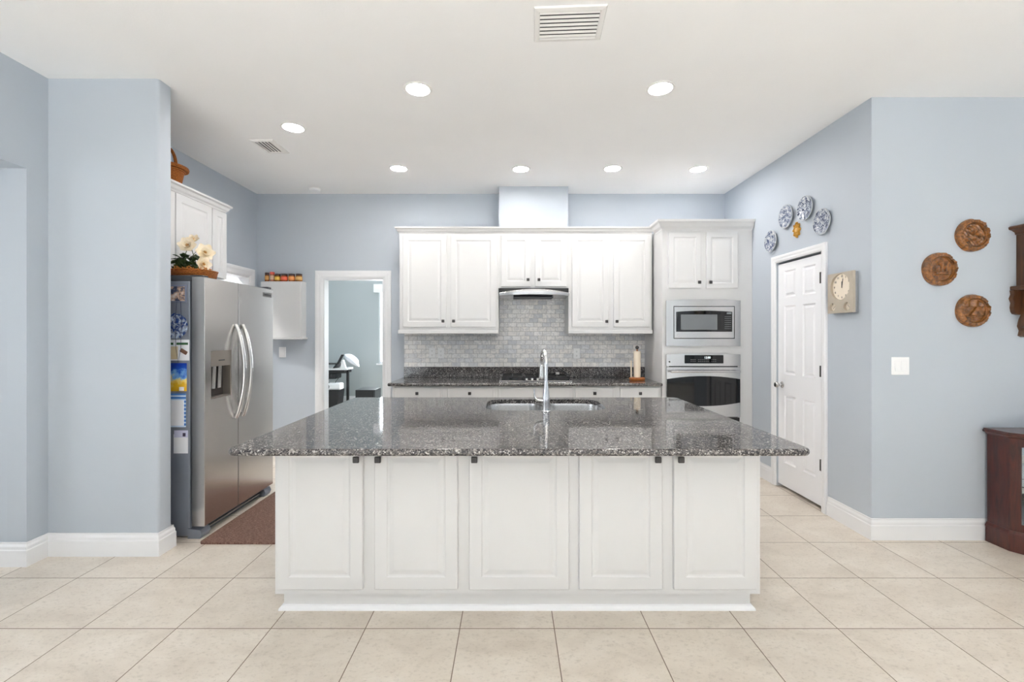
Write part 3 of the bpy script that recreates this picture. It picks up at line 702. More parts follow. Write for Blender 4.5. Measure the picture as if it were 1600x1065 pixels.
# sockets and switches
def plate(name, label, cat, x, z, y, w_, h_, kind, group=None):
    t = thing(name, (x, y, z), label, cat, group)
    MB().box(x-w_/2, x+w_/2, y-0.006, y-0.0004, z-h_/2, z+h_/2, 0.0025).build('cover_plate', M['plastic_white'], t)
    if kind == 'outlet':
        for dz in (-0.024, 0.024):
            f = MB(); f.lathe([(0, 0.0025), (0.0165, 0.0025), (0.0175, 0)], (x, y-0.006, z+dz), '-y', 20); s_ = f.build('socket', M['plastic_white'], t)
            g = MB()
            for dx in (-0.006, 0.006): g.box(x+dx-0.001, x+dx+0.001, y-0.009, y-0.0082, z+dz-0.004, z+dz+0.006)
            g.box(x-0.002, x+0.002, y-0.009, y-0.0082, z+dz-0.012, z+dz-0.008); g.build('slot', M['dark_slot'], s_)
    else:
        n_ = kind
        for q in range(n_):
            xc = x+(q-(n_-1)/2)*0.046
            r = MB(); r.prism([(y-0.0055, z-0.033), (y-0.0105, z-0.033), (y-0.0075, z), (y-0.0075, z+0.033), (y-0.0055, z+0.033)], YZ, xc-0.0165, xc+0.0165); r.build('rocker', M['plastic_white'], t)
            f = MB(); f.wall(xc-0.019, xc+0.019, z-0.036, z+0.036, 0.001, [(xc-0.017, xc+0.017, z-0.0335, z+0.0335)], fy(0, y-0.0067, 0)); f.build('rocker_frame', M['trim'], t)
YS = YB-0.008
plate('wall_outlet', 'leftmost white socket on the marble backsplash', 'outlet', X(675.3, YS), Z(551, YS), YS, 0.072, 0.116, 'outlet', 'sockets on the backsplash')
plate('wall_outlet', 'white socket on the backsplash, right one of the left pair', 'outlet', X(689, YS), Z(551.5, YS), YS, 0.072, 0.116, 'outlet', 'sockets on the backsplash')
plate('wall_outlet', 'white socket on the backsplash right of the cooktop', 'outlet', X(901, YS), Z(552, YS), YS, 0.072, 0.116, 'outlet', 'sockets on the backsplash')
plate('light_switch', 'white single light switch on the back wall under the wall box', 'light switch', X(441.5, YB), Z(550, YB), YB, 0.080, 0.122, 1)
plate('light_switch', 'white double light switch on the blue wall below the carved plaques', 'light switch', X(1406, YRF-0.001), Z(571.5, YRF), YRF-0.001, 0.122, 0.122, 2)

# white wall box with spice jars
wb = thing('wall_box', (-2.61, YB, Z(530, 5.19)), 'plain white wall-mounted box cabinet between refrigerator and doorway', 'wall cabinet')
MB().box(-2.846, -2.385, 5.21, YB-0.0005, Z(527, 5.19), Z(439, 5.19)).build('carcass', M['cab'], wb)
MB().slab(0.455, Z(440, 5.19)-Z(527, 5.19), 0.018, [], [], fy(-2.843, 5.190, Z(527, 5.19))).build('door', M['cab'], wb)
MB().box(-2.852, -2.365, 5.172, YB-0.0005, Z(530, 5.18), Z(527.1, 5.19), 0.002).build('bottom_ledge', M['cab'], wb)
ZT = Z(439, 5.19)+0.0005
def jar(name, label, px0, px1, ptop, glassm, lid, slim, labelm):
    d = 5.255; x = X((px0+px1)/2, d); r = (px1-px0)/2*d/F; h = Z(ptop, d)-Z(438.6, d)
    t = thing(name, (x, d, ZT), label, 'spice jar', 'spice jars on the white wall box')
    lh = 0.020 if not slim else 0.028
    MB().lathe([(0, 0), (r*0.94, 0), (r, 0.004), (r, h-lh-0.012), (r*0.86, h-lh-0.003), (r*0.86, h-lh), (0, h-lh)], (x, d, ZT), 'z', 24).build('glass_body', glassm, t, smooth=True)
    MB().lathe([(0, 0), (r*0.92, 0), (r*0.95, 0.003), (r*0.95, lh-0.002), (r*0.9, lh), (0, lh)], (x, d, ZT+h-lh), 'z', 24).build('lid', lid, t, smooth=True)
    MB().lathe([(r+0.0006, h*0.2), (r+0.0006, h*0.62)], (x, d, ZT), 'z', 24, PI, 2*PI).build('label', labelm, t, smooth=True)
lid_d = plain('lid_dark', srgb(62, 40, 34), 0.4); lid_r = plain('lid_red', srgb(206, 82, 62), 0.4)
sp = lambda n_, c: plain(n_, c, 0.25, vs=60, var=0.2)
jar('spice_bottle', 'slim brown spice bottle at the left end of the wall box', 414, 420.5, 424.5, sp('spice_brown', srgb(140, 78, 30)), lid_d, True, plain('lab1', srgb(190, 140, 70)))
jar('spice_bottle', 'slim spice bottle with a red cap, second from the left', 421.8, 429, 423.5, sp('spice_rose', srgb(170, 110, 84)), lid_r, True, plain('lab2', srgb(206, 168, 140)))
jar('spice_jar', 'spice jar with yellow label beside the red-capped bottle', 429.6, 438.4, 426.5, sp('spice_amber', srgb(150, 92, 30)), lid_d, False, plain('lab3', srgb(234, 190, 76)))
jar('spice_jar', 'spice jar with bright red-orange label on the wall box', 439.2, 449.2, 426.5, sp('spice_red', srgb(170, 70, 30)), lid_d, False, plain('lab4', srgb(242, 110, 78)))
jar('spice_jar', 'spice jar with pale orange label, second from the right', 451, 460.8, 426.5, sp('spice_orange', srgb(160, 84, 34)), lid_d, False, plain('lab5', srgb(240, 158, 90)))
jar('spice_jar', 'spice jar with tan label at the right end of the wall box', 462, 472.2, 426.5, sp('spice_tan', srgb(150, 96, 40)), lid_d, False, plain('lab6', srgb(214, 170, 102)))

# ================================================================ refrigerator
FX = -2.12; FY0, FY1 = 3.16, 4.07
rf = thing('refrigerator', (-2.5, 3.6, 0), 'stainless side-by-side refrigerator with ice dispenser against the left wall', 'refrigerator')
MB().box(-2.90, FX-0.105, FY0+0.005, FY1-0.005, 0.015, 1.785, 0.006).build('cabinet_body', M['fridge_side'], rf)
DZ0, DZ1 = 0.085, 1.812; ysm = 3.553
def rounded_door(y0, y1, panels, rings):
    b = MB(); b.slab(y1-y0, DZ1-DZ0, 0.088, panels, rings, fxp(FX, y0, DZ0)); return b
py0, py1 = F*(-FX)/(CX-329.5), F*(-FX)/(CX-361.5)
pz0, pz1 = 0.955, 1.298
fd = rounded_door(FY0, ysm-0.004, [(py0-FY0, py1-FY0, pz0-DZ0, pz1-DZ0)], [(0, 0), (0.001, 0.062)]).build('freezer_door', M['steel_fridge'], rf)
rd = rounded_door(ysm+0.004, FY1, [], []).build('refrigerator_door', M['steel_fridge'], rf)
for nm, dd, yh in (('handle', fd, ysm-0.045), ('handle', rd, ysm+0.045)):
    pts = []
    for k in range(21):
        q = k/20; bow = math.sin(PI*q)**0.75
        pts.append((FX+0.006+0.066*bow, yh, 1.490+(0.775-1.490)*q))
    MB().tube(pts, 0.0145, 14).build(nm, M['satin'], dd, smooth=True)
# ice dispenser
liner = MB(); liner.wall(py0+0.0015, py1-0.0015, pz0+0.0015, pz1-0.0015, 0.0585, [(py0+0.008, py1-0.008, pz0+0.010, 1.185)], lambda u, dd, h: (FX-0.061+dd, u, h))
dp = liner.build('dispenser_housing', plain('dispenser_taupe', srgb(150, 142, 134), 0.35, 0.6), fd)
MB().box(FX-0.0608, FX-0.058, py0+0.003, py1-0.003, pz0+0.003, pz1-0.003).build('dispenser_back', plain('dispenser_dark', srgb(52, 48, 46), 0.35), dp)
for q in (0.36, 0.64):
    yc = py0+(py1-py0)*q
    MB().prism([(FX-0.045, 1.183), (FX-0.030, 1.183), (FX-0.038, 1.02), (FX-0.050, 1.02)], lambda u, v_, t_: (u, t_, v_), yc-0.02, yc+0.02).build('dispenser_paddle', M['satin'], dp)
MB().box(FX-0.0025, FX-0.0012, py0+0.09, py0+0.16, 1.222, 1.230).build('indicator', M['grey_dark'], dp)
# badge on the right door, with its script
bd = MB(); bd.box(FX+0.0002, FX+0.0022, 3.905, 4.045, 1.738, 1.778, 0.001, 1); bdo = bd.build('badge', plain('badge_grey', srgb(120, 118, 116), 0.3, 0.8), rd)
scr = [(FX+0.0035, 3.92+0.11*k/24, 1.757+0.008*math.sin(k*1.15)) for k in range(25)]
MB().tube(scr, 0.0018, 6).build('badge_script', M['grey_dark'], bdo)
# feet, kick grille, hinge covers
MB().box(-2.26, FX-0.055, FY0+0.10, FY1-0.10, 0.012, 0.075, 0.004).build('kick_grille', M['grey_dark'], rf)
MB().box(-2.22, FX-0.05, FY0+0.11, FY1-0.11, 0.032, 0.040).build('kick_grille_slat', M['satin'], rf)
for yc in (FY0+0.045, FY1-0.045):
    MB().prism([(-2.235, 0.0005), (FX-0.03, 0.0005), (FX-0.018, 0.03), (FX-0.03, 0.060), (-2.235, 0.070)], XZ, yc-0.048, yc+0.048).build('leg_cover', M['fridge_side'], rf)
MB().box(-2.44, FX-0.012, FY0+0.002, FY0+0.06, 1.7855, 1.825, 0.006).build('hinge_cover', M['grey_dark'], rf)
MB().box(-2.30, FX-0.012, FY1-0.06, FY1-0.004, 1.8125, 1.832, 0.006).build('hinge_cover', M['grey_dark'], rf)

# things on the refrigerator's side
YM = FY0+0.0045
def mx(px): return X(px, YM)
def mz(py): return Z(py, YM)
pm = thing('photo_magnet', (mx(276), YM, mz(459)), 'square framed picture magnet, topmost on the refrigerator side', 'magnet', None)
MB().box(mx(254), mx(292.5), YM-0.008, YM, mz(472.5), mz(445), 0.002, 1).build('frame', plain('magnet_frame', srgb(120, 128, 150), 0.4), pm)
MB().box(mx(258), mx(290), YM-0.0092, YM-0.008, mz(470), mz(447.5)).build('picture', spotted('magnet_picture', [(0.35, srgb(22, 26, 44)), (0.47, srgb(60, 70, 96)), (0.55, srgb(196, 164, 140)), (0.66, srgb(226, 224, 224))], 16), pm)
dl = MB(); dl.lathe([(0, 0.006), (0.045, 0.006), (0.060, 0.010), (0.086, 0.016), (0.088, 0.015), (0.066, 0.004), (0.05, 0.0006), (0, 0.0006)], (mx(276), YM, mz(509)), '-y', 40)
tag(dl.build('decorative_plate', delft('delft_blue', 3, srgb(36, 66, 132), srgb(196, 214, 236), 0.50, 34), smooth=True), 'small blue patterned plate on the refrigerator side below the square magnet', 'plate')
lc = MB(); lc.tube([(mx(278), YM-0.0105, mz(471)), (mx(277.5), YM-0.022, mz(500)), (mx(278), YM-0.019, mz(545)), (mx(281), YM-0.016, mz(566)), (mx(285), YM-0.016, mz(545)), (mx(287), YM-0.022, mz(500)), (mx(284), YM-0.0105, mz(471))], 0.0012, 6)
tag(lc.build('lanyard_cord', plain('cord_navy', srgb(38, 44, 84), 0.8)), 'thin dark blue cord hanging over the blue plate', 'cord')
cd = thing('recipe_card', (mx(278), YM, mz(547)), 'white card with green headings under the blue plate', 'card')
MB().box(mx(256), mx(296), YM-0.0015, YM-0.0003, mz(563), mz(530.5)).build('sheet', M['paper'], cd)
for a, c in ((258, 271), (276, 294)): MB().box(mx(a), mx(c), YM-0.0021, YM-0.0015, mz(538.5), mz(535)).build('green_heading', plain('green_print', srgb(46, 92, 58), 0.7), cd)
MB().box(mx(258), mx(278), YM-0.0021, YM-0.0015, mz(561), mz(541)).build('picture', plain('card_sand', srgb(222, 206, 168), 0.7), cd)
b = bmesh.new(); bmesh.ops.create_cube(b, size=1)
bmesh.ops.scale(b, vec=(0.052, 0.008, 0.026), verts=b.verts); bmesh.ops.bevel(b, geom=list(b.edges), offset=0.003, segments=2, affect='EDGES')
mm = MB(); mm.merge(b, Matrix.Translation((mx(288), YM-0.0062, mz(549)))@Matrix.Rotation(0.55, 4, 'Y'))
tag(mm.build('clip_magnet', plain('magnet_brown', srgb(120, 86, 72), 0.5)), 'small brown clip magnet tilted on the white card', 'magnet')
cal = thing('snack_bag', (mx(275), YM, mz(590)), 'shiny blue and yellow printed packet on the refrigerator side', 'packet')
bg_ = MB(); 
pts = []
nx, nz = 10, 14
gv = [[None]*(nx+1) for _ in range(nz+1)]
for back in (0, 1):
    for j in range(nz+1):
        for i in range(nx+1):
            u, v_ = i/nx, j/nz
            puff = 0.013*(math.sin(PI*u)**0.6)*(math.sin(PI*v_)**0.5) if not back else 0
            gv[j][i] = bg_.v((mx(256)+u*(mx(292)-mx(256)), YM-0.0006-0.0005*(1-back)-puff, mz(611)+v_*(mz(567)-mz(611))))
    for j in range(nz):
        for i in range(nx): bg_.face([gv[j][i], gv[j][i+1], gv[j+1][i+1], gv[j+1][i]])
bmesh.ops.remove_doubles(bg_.bm, verts=bg_.bm.verts, dist=0.0002)
def bagmat():
    t = NT('packet_print'); v_ = t.coord(); s_ = t.n('ShaderNodeSeparateXYZ'); t.l(v_, s_.inputs[0])
    f = t.math('ADD', t.math('MULTIPLY', s_.outputs[2], 4.0), t.math('ADD', 0.15, t.math('MULTIPLY', t.noise(v_, 26, 3), 0.7)))
    return t.set(t.ramp(f, [(0.28, srgb(222, 176, 44)), (0.45, srgb(236, 214, 120)), (0.55, srgb(120, 176, 226)), (0.72, srgb(34, 84, 190)), (0.9, srgb(30, 60, 160))]), 0.25)
bg_.build('wrapper', bagmat(), cal, smooth=True)
MB().box(mx(282), mx(288.5), YM-0.0136, YM-0.006, mz(610), mz(604)).build('code_patch', M['plastic_white'], cal)
npd = thing('notepad', (mx(275), YM, mz(640)), 'white notepad on a blue-striped backing on the refrigerator side', 'notepad')
def stripes():
    t = NT('blue_stripes'); v_ = t.coord(); s_ = t.n('ShaderNodeSeparateXYZ'); t.l(v_, s_.inputs[0])
    f = t.math('FRACT', t.math('MULTIPLY', s_.outputs[2], 38.0))
    return t.set(t.ramp(f, [(0, srgb(60, 120, 200)), (0.4, srgb(60, 120, 200)), (0.45, srgb(206, 224, 244)), (0.75, srgb(206, 224, 244)), (0.8, srgb(120, 160, 206))], 'CONSTANT'), 0.6)
MB().box(mx(254), mx(290.5), YM-0.003, YM-0.0003, mz(667), mz(614.5)).build('backing', stripes(), npd)
MB().box(mx(258), mx(288), YM-0.008, YM-0.003, mz(664.5), mz(625)).build('sheets', M['paper'], npd)
lt = thing('postcard', (mx(283), YM, mz(677)), 'small lilac postcard below the notepad on the refrigerator side', 'card')
MB().box(mx(272.5), mx(294), YM-0.0030, YM-0.0016, mz(683), mz(672)).build('sheet', plain('lilac_paper', srgb(206, 208, 232), 0.7), lt)
MB().box(mx(286), mx(290.5), YM-0.0036, YM-0.003, mz(681.5), mz(676)).build('stamp', plain('stamp_dark', srgb(58, 48, 78), 0.7), lt)
tag(MB().box(mx(271.5), mx(293.8), YM-0.0014, YM-0.0003, mz(708), mz(678)).build('paper_note', M['paper']), 'blank white paper note, lowest on the refrigerator side', 'note')

# over-refrigerator cabinet on the left wall, faces +x
ofc = thing('overhead_cabinet', (-2.75, 3.56, 1.90), 'white cabinet above the refrigerator with the wicker basket on top', 'cabinet')
CXF = -2.56
MB().box(XL+0.001, CXF, 3.06, 4.085, 1.90, 2.52).build('carcass', M['cab'], ofc)
for y0, y1 in ((3.07, 3.455), (3.463, 3.880)):
    MB().slab(y1-y0, 0.585, 0.02, [(0.058, y1-y0-0.058, 0.058, 0.527)], RAISED, fxp(CXF+0.0205, y0, 1.905)).build('door', M['cab'], ofc)
MB().slab(0.19, 0.585, 0.02, [(0.06, 0.13, 0.05, 0.535)], RAISED[:3]+[(0.014, 0.006), (0.03, 0.001)], fxp(CXF+0.0205, 3.892, 1.905)).build('filler_panel', M['cab'], ofc)
MB().sweep([(CXF, 3.06), (CXF, 4.085), (XL+0.001, 4.085)], [(u, 2.50+v_) for u, v_ in CROWN], FL, -1).build('crown_molding', M['cab'], ofc)

# wicker basket on that cabinet
bx_, by_, bz_ = -2.742, 3.63, 2.5205
bk = thing('wicker_basket', (bx_, by_, bz_), 'orange wicker basket with handle on top of the cabinet above the refrigerator', 'basket')
hz = Z(262, by_)-bz_
MB().lathe([(0, 0), (0.085, 0), (0.09, 0.01), (0.10, hz*0.4), (0.118, hz*0.85), (0.135, hz-0.012), (0.143, hz), (0.135, hz+0.004), (0.11, hz*0.85), (0.08, 0.015), (0, 0.012)], (bx_, by_, bz_), 'z', 40).build('bowl', M['wicker'], bk, smooth=True)
MB().lathe([(0.134, -0.012), (0.150, -0.012), (0.154, 0), (0.150, 0.012), (0.134, 0.012)], (bx_, by_, bz_+hz), 'z', 40).build('rim', M['wicker'], bk, smooth=True)
MB().tube([(bx_+0.080*math.cos(a), by_, bz_+hz+0.165*math.sin(a)) for a in [PI*k/20 for k in range(21)]], 0.012, 10).build('handle', M['wicker'], bk, smooth=True)

# flower arrangement on the refrigerator
rnd = random.Random(3)
fl0 = (-2.36, 3.40, 1.7855)
fa = thing('flower_arrangement', fl0, 'cream flowers and green leaves in a low wicker planter on the refrigerator', 'flower arrangement')
pb = MB(); pb.lathe([(0, 0), (0.125, 0), (0.135, 0.01), (0.150, 0.085), (0.156, 0.10), (0.145, 0.102), (0.13, 0.08), (0, 0.07)], (fl0[0], fl0[1], fl0[2]), 'z', 36); pb.build('planter', M['wicker'], fa, smooth=True)
leaf = MB()
for k in range(110):
    a = rnd.uniform(0, 2*PI); rr = rnd.uniform(0.02, 0.12); zc = fl0[2]+rnd.uniform(0.09, 0.235)-rr*0.25
    c = Vector((max(fl0[0]-0.03+rr*math.cos(a), -2.47), fl0[1]+rr*math.sin(a)*0.8, zc)); s_ = rnd.uniform(0.022, 0.040)
    Mx = Matrix.Translation(c)@Matrix.Rotation(a, 4, 'Z')@Matrix.Rotation(rnd.uniform(-1.2, 0.6), 4, 'Y')@Matrix.Rotation(rnd.uniform(-0.6, 0.6), 4, 'X')
    o_ = [(-1, 0, 0), (-0.5, 0.42, 0.06), (0.2, 0.5, 0.10), (0.75, 0.28, 0.02), (1.1, 0, -0.12), (0.75, -0.28, 0.02), (0.2, -0.5, 0.10), (-0.5, -0.42, 0.06)]
    mid = [(-0.5, 0, -0.04), (0.2, 0, -0.02), (0.75, 0, -0.06)]
    V_ = [leaf.v(Mx@(Vector(p)*s_)) for p in o_]; W_ = [leaf.v(Mx@(Vector(p)*s_)) for p in mid]
    for f_ in ([V_[0], V_[1], W_[0]], [V_[1], V_[2], W_[1], W_[0]], [V_[2], V_[3], W_[2], W_[1]], [V_[3], V_[4], W_[2]], [V_[4], V_[5], W_[2]], [V_[5], V_[6], W_[1], W_[2]], [V_[6], V_[7], W_[0], W_[1]], [V_[7], V_[0], W_[0]]): leaf.face(f_)
leaf.build('leaves', spotted('leaf_green', [(0.3, srgb(34, 52, 26)), (0.55, srgb(62, 88, 44)), (0.75, srgb(112, 126, 78))], 24), fa)['kind'] = 'stuff'
def petals(c, s_, face_rot):
    b = MB()
    for ring, (np_, sc, tilt) in enumerate(((6, 1.0, 0.35), (5, 0.75, 0.75), (4, 0.5, 1.1))):
        for k in range(np_):
            Mx = Matrix.Translation(c)@face_rot@Matrix.Rotation(2*PI*k/np_+ring*0.5, 4, 'Z')@Matrix.Rotation(-tilt, 4, 'Y')
            prev = None
            for q in range(5):
                u = q/4; wd = 0.42*math.sin(PI*min(1, 0.12+u*0.83))**0.8
                row = [b.v(Mx@(Vector((u, t_*wd, 0.18*u*u+0.12*abs(t_)))*s_*sc)) for t_ in (-1, 0, 1)]
                if prev:
                    for j in (0, 1): b.face([prev[j], prev[j+1], row[j+1], row[j]])
                prev = row
    return b
cream = spotted('petal_cream', [(0.3, srgb(240, 226, 196)), (0.7, srgb(250, 243, 228))], 20)
gold = plain('flower_gold', srgb(214, 160, 70), 0.6)
for px, py, d, s_, rx, rz in ((294, 386, 3.38, 0.072, 1.2, 0.4), (318, 396, 3.42, 0.078, 1.35, 0.9), (314, 413, 3.36, 0.068, 1.5, 1.2), (303, 377, 3.50, 0.055, 0.9, 0.2)):
    c = Vector((X(px, d), d, Z(py, d))); R_ = Matrix.Rotation(rz, 4, 'Z')@Matrix.Rotation(rx, 4, 'X')
    fo = petals(c, s_, R_).build('flower', cream, fa, smooth=True, angle=80)
    g = MB()
    for k in range(7): q_ = R_@Vector((0.006*math.cos(k), 0.006*math.sin(k), 0)); g.tube([c+q_*0.3, c+q_*1.5+R_@Vector((0, 0, s_*0.5))], 0.0022, 6)
    g.build('stamens', gold, fo)
    MB().tube([c, c+Vector((-0.02, 0, -0.05)), Vector((fl0[0]+0.04, fl0[1], fl0[2]+0.07))], 0.003, 6).build('stem', plain('stem_green', srgb(70, 92, 48), 0.6), fa)
ds = MB()
for k in range(260):
    a = rnd.uniform(0, 2*PI); rr = 0.135*math.sqrt(rnd.random()); c = Vector((fl0[0]+rr*math.cos(a), fl0[1]+rr*math.sin(a), fl0[2]+0.085+rnd.uniform(0, 0.035)*(1-rr*3)))
    dv = Vector((rnd.uniform(-1, 1), rnd.uniform(-1, 1), rnd.uniform(-0.2, 0.6))).normalized()*0.022
    ds.tube([c-dv, c, c+dv+Vector((0, 0, 0.004))], 0.0032, 5)
ds.build('dried_filler', spotted('dried_orange', [(0.3, srgb(168, 96, 36)), (0.7, srgb(226, 160, 82))], 40), fa)['kind'] = 'stuff'

# brown mat
tag(MB().prism(rrect(-2.105, -1.215, 3.075, 4.35, 0.03), XY, 0.0004, 0.012).build('floor_mat', M['mat']), 'brown flecked floor mat lying in front of the refrigerator', 'mat')

# ================================================================ ceiling fittings
LG = 'recessed ceiling lights'
proto = None
for px, py, lab in ((653, 139, 'large round ceiling light, front left one over the island'), (1032, 138, 'large round ceiling light, front right one over the island'),
                    (458, 199, 'round ceiling light beside the small vent near the refrigerator'), (623, 263, 'leftmost ceiling light in the back row of four'),
                    (814, 264, 'ceiling light in the back row in front of the chimney chase, second from left'), (957, 263, 'ceiling light in the back row, third from the left'),
                    (1091, 264, 'rightmost ceiling light in the back row of four')):
    d = F*(CEIL-HC)/(CY-py); x = X(px, d)
    if proto is None:
        proto = thing('ceiling_light', (x, d, CEIL), lab, 'ceiling light', LG)
        MB().lathe([(0.074, -0.002), (0.078, -0.006), (0.092, -0.004), (0.095, 0), (0.074, 0)], (x, d, CEIL-0.0003), 'z', 40).build('trim_ring', M['vent_white'], proto, smooth=True)
        MB().lathe([(0, -0.0045), (0.05, -0.0042), (0.0738, -0.002), (0.0738, -0.0005), (0, -0.0005)], (x, d, CEIL-0.0003), 'z', 40).build('lens', M['lamp'], proto, smooth=True)
    else:
        c = copy_tree(proto); c.location = (x, d, CEIL); c['label'] = lab
def vent(name, label, cx, cy, wx, wy, rot, along_x, nsl, gap=0.21):
    t = thing(name, (cx, cy, CEIL), label, 'air vent'); fw = 0.03
    Mr = Matrix.Translation((cx, cy, 0))@Matrix.Rotation(rot, 4, 'Z')
    def add(nm, mb_, mt_):
        bmesh.ops.transform(mb_.bm, matrix=Mr, verts=mb_.bm.verts); return mb_.build(nm, mt_, t)
    fr_ = MB(); fr_.sweep([(-wx/2, -wy/2), (wx/2, -wy/2), (wx/2, wy/2), (-wx/2, wy/2)], [(0, -0.004), (0.004, -0.009), (fw-0.004, -0.013), (fw, -0.011), (fw, -0.0004), (0, -0.0004)], lambda a, b_, v_: (a, b_, CEIL+v_), 1, True)
    add('frame', fr_, M['vent_white'])
    bk_ = MB(); bk_.box(-wx/2+fw, wx/2-fw, -wy/2+fw, wy/2-fw, CEIL-0.0012, CEIL-0.0004); add('backing', bk_, M['dark_slot'])
    L = (wy if along_x else wx)-2*fw
    for k in range(nsl):
        q = -L/2+L*(k+0.5)/nsl; s_ = MB(); hw = L/nsl*gap; tl = 0.0045
        if along_x: s_.prism([(q+hw, CEIL-0.0085), (q-hw, CEIL-0.0035), (q-hw, CEIL-0.0025), (q+hw, CEIL-0.0075)], YZ, -wx/2+fw, wx/2-fw)
        else: s_.prism([(q-hw, CEIL-0.0085), (q+hw, CEIL-0.0035), (q+hw, CEIL-0.0025), (q-hw, CEIL-0.0075)], XZ, -wy/2+fw, wy/2-fw)
        add('slat', s_, M['vent_white'])
vent('ceiling_vent', 'large white louvred air vent in the ceiling above the island', 0.306, 2.402, 0.365, 0.270, math.radians(-3.0), True, 7)
vent('ceiling_vent', 'small slotted air vent in the ceiling near the refrigerator', -2.095, 3.97, 0.20, 0.29, 0.0, False, 5, 0.14)
sd = thing('smoke_detector', (X(492, 5.13), 5.13, CEIL), 'small round white smoke detector on the ceiling by the back wall', 'smoke detector')
MB().lathe([(0, -0.032), (0.045, -0.030), (0.055, -0.022), (0.058, -0.010), (0.058, -0.0003), (0, -0.0003)], (X(492, 5.13), 5.13, CEIL), 'z', 32).build('housing', M['plastic_white'], sd, smooth=True)
MB().lathe([(0.062, -0.0003), (0.062, -0.008), (0.0585, -0.008), (0.0585, -0.0003)], (X(492, 5.13), 5.13, CEIL), 'z', 32).build('base_ring', M['vent_white'], sd)

# ================================================================ right wall: plates, ornament, clock
xw = XR-0.0006
for px, py, r, sd_, lab, cd_ in ((1204, 376.5, 0.100, 1, 'blue and white plate, lowest of the four above the pantry door', srgb(62, 74, 108)),
                     (1227.5, 338, 0.104, 5, 'paler blue and white plate, second from the left above the pantry door', srgb(92, 102, 124)),
                     (1257.5, 325, 0.101, 9, 'dark blue and white plate, topmost of the four above the pantry door', srgb(46, 52, 76)),
                     (1284, 346, 0.101, 13, 'blue and white plate, rightmost of the four above the pantry door', srgb(58, 66, 90))):
    y = F*(XR-0.02)/(px-CX); z = Z(py, y)
    t = thing('decorative_plate', (XR, y, z), lab, 'plate', 'blue and white plates over the pantry door')
    b = MB(); b.lathe([(0, 0.008), (r*0.55, 0.008), (r*0.68, 0.014), (r*0.97, 0.024), (r, 0.0235), (r*0.98, 0.020), (r*0.66, 0.006), (r*0.5, 0.002), (0, 0.002)], (xw, y, z), '-x', 48)
    b.build('dish', delft('delft_%d' % sd_, sd_, cd_, srgb(206, 210, 212), 0.50, 40), t, smooth=True)
    b = MB(); b.lathe([(r*0.97, 0.0243), (r*1.005, 0.0243), (r*1.012, 0.0225), (r*0.985, 0.0195)], (xw, y, z), '-x', 48); b.build('rim', plain('plate_rim', srgb(196, 200, 202), 0.2), t, smooth=True)
y = F*(XR-0.01)/(1244.5-CX); z = Z(359, y)
om = thing('wall_ornament', (XR, y, z), 'small ornate gold wall ornament hanging among the blue plates', 'ornament')
b = MB(); N = 48; L = []
for f_, h in ((1, 0.0), (1.0, 0.008), (0.86, 0.017), (0.72, 0.012), (0.62, 0.012)):
    L.append([b.v((xw-h, y+(0.042*f_+0.007*math.cos(8*2*PI*k/N)*f_)*math.cos(2*PI*k/N), z+(0.062*f_+0.008*math.cos(8*2*PI*k/N)*f_)*math.sin(2*PI*k/N))) for k in range(N)])
for a, c in zip(L, L[1:]):
    for k in range(N): b.face([a[k], a[(k+1) % N], c[(k+1) % N], c[k]])
b.face(L[0]); b.face(L[-1][::-1]); goldm = plain('gold_frame', srgb(206, 152, 62), 0.35, 0.6, vs=90, var=0.25)
b.build('frame', goldm, om, smooth=True)
for k in range(8):
    a = 2*PI*k/8; MB().lathe([(0, 0.008), (0.006, 0.006), (0.009, 0)], (xw-0.012, y+0.040*math.cos(a), z+0.058*math.sin(a)), '-x', 10).build('bead', goldm, om, smooth=True)
MB().lathe([(0, 0.006), (0.012, 0.005), (0.018, 0)], (xw-0.0118, y, z), '-x', 16).build('centre_relief', plain('ornament_tan', srgb(226, 190, 120), 0.4), om, smooth=True)
# clock
cz0, cz1 = Z(489, 3.27), Z(424, 3.27)+0.0
cy0, cy1 = 3.262, 3.52; xc = XR-0.045; cz = (cz0+cz1)/2; cyc = (cy0+cy1)/2
cz0, cz1 = Z(487.5, 3.262), Z(422, 3.262)
cz = (cz0+cz1)/2
ck_ = thing('wall_clock', (XR, cyc, cz), 'square champagne wall clock with two small dials beside the pantry door', 'clock')
champ = plain('clock_champagne', srgb(190, 180, 164), 0.35, 0.35)
face_m = plain('clock_face', srgb(238, 226, 208), 0.5)
dial_z = cz+0.045; R1 = 0.098
dials = [(cyc, dial_z, R1)]+[(cyc+0.078, cz-0.104, 0.030), (cyc-0.070, cz-0.104, 0.030)]
b = MB(); b.box(xc+0.0205, XR-0.0006, cy0+0.004, cy1-0.004, cz0+0.004, cz1-0.004, 0.003); b.build('case', M['satin'], ck_)
# front plate with the three round cut-outs
fp = MB(); sq = [(dials[0], 0.1045)]+[(q, 0.0335) for q in dials[1:]]
fp.wall(cy0, cy1, cz0, cz1, 0.020, [(q[0]-h_, q[0]+h_, q[1]-h_, q[1]+h_) for q, h_ in sq], fxm(xc, 0, 0))
for (a_, b_, r_), h_ in sq:
    N = 48; A_, B_, C_ = [], [], []
    for k in range(N):
        an = 2*PI*k/N; cs, sn = math.cos(an), math.sin(an); m_ = h_/max(abs(cs), abs(sn))
        A_.append(fp.v((xc, a_+m_*cs, b_+m_*sn))); B_.append(fp.v((xc, a_+r_*cs, b_+r_*sn))); C_.append(fp.v((xc+0.020, a_+r_*cs, b_+r_*sn)))
    for k in range(N):
        k2 = (k+1) % N; fp.face([A_[k], A_[k2], B_[k2], B_[k]]); fp.face([B_[k], B_[k2], C_[k2], C_[k]])
fp.build('front_plate', champ, ck_)
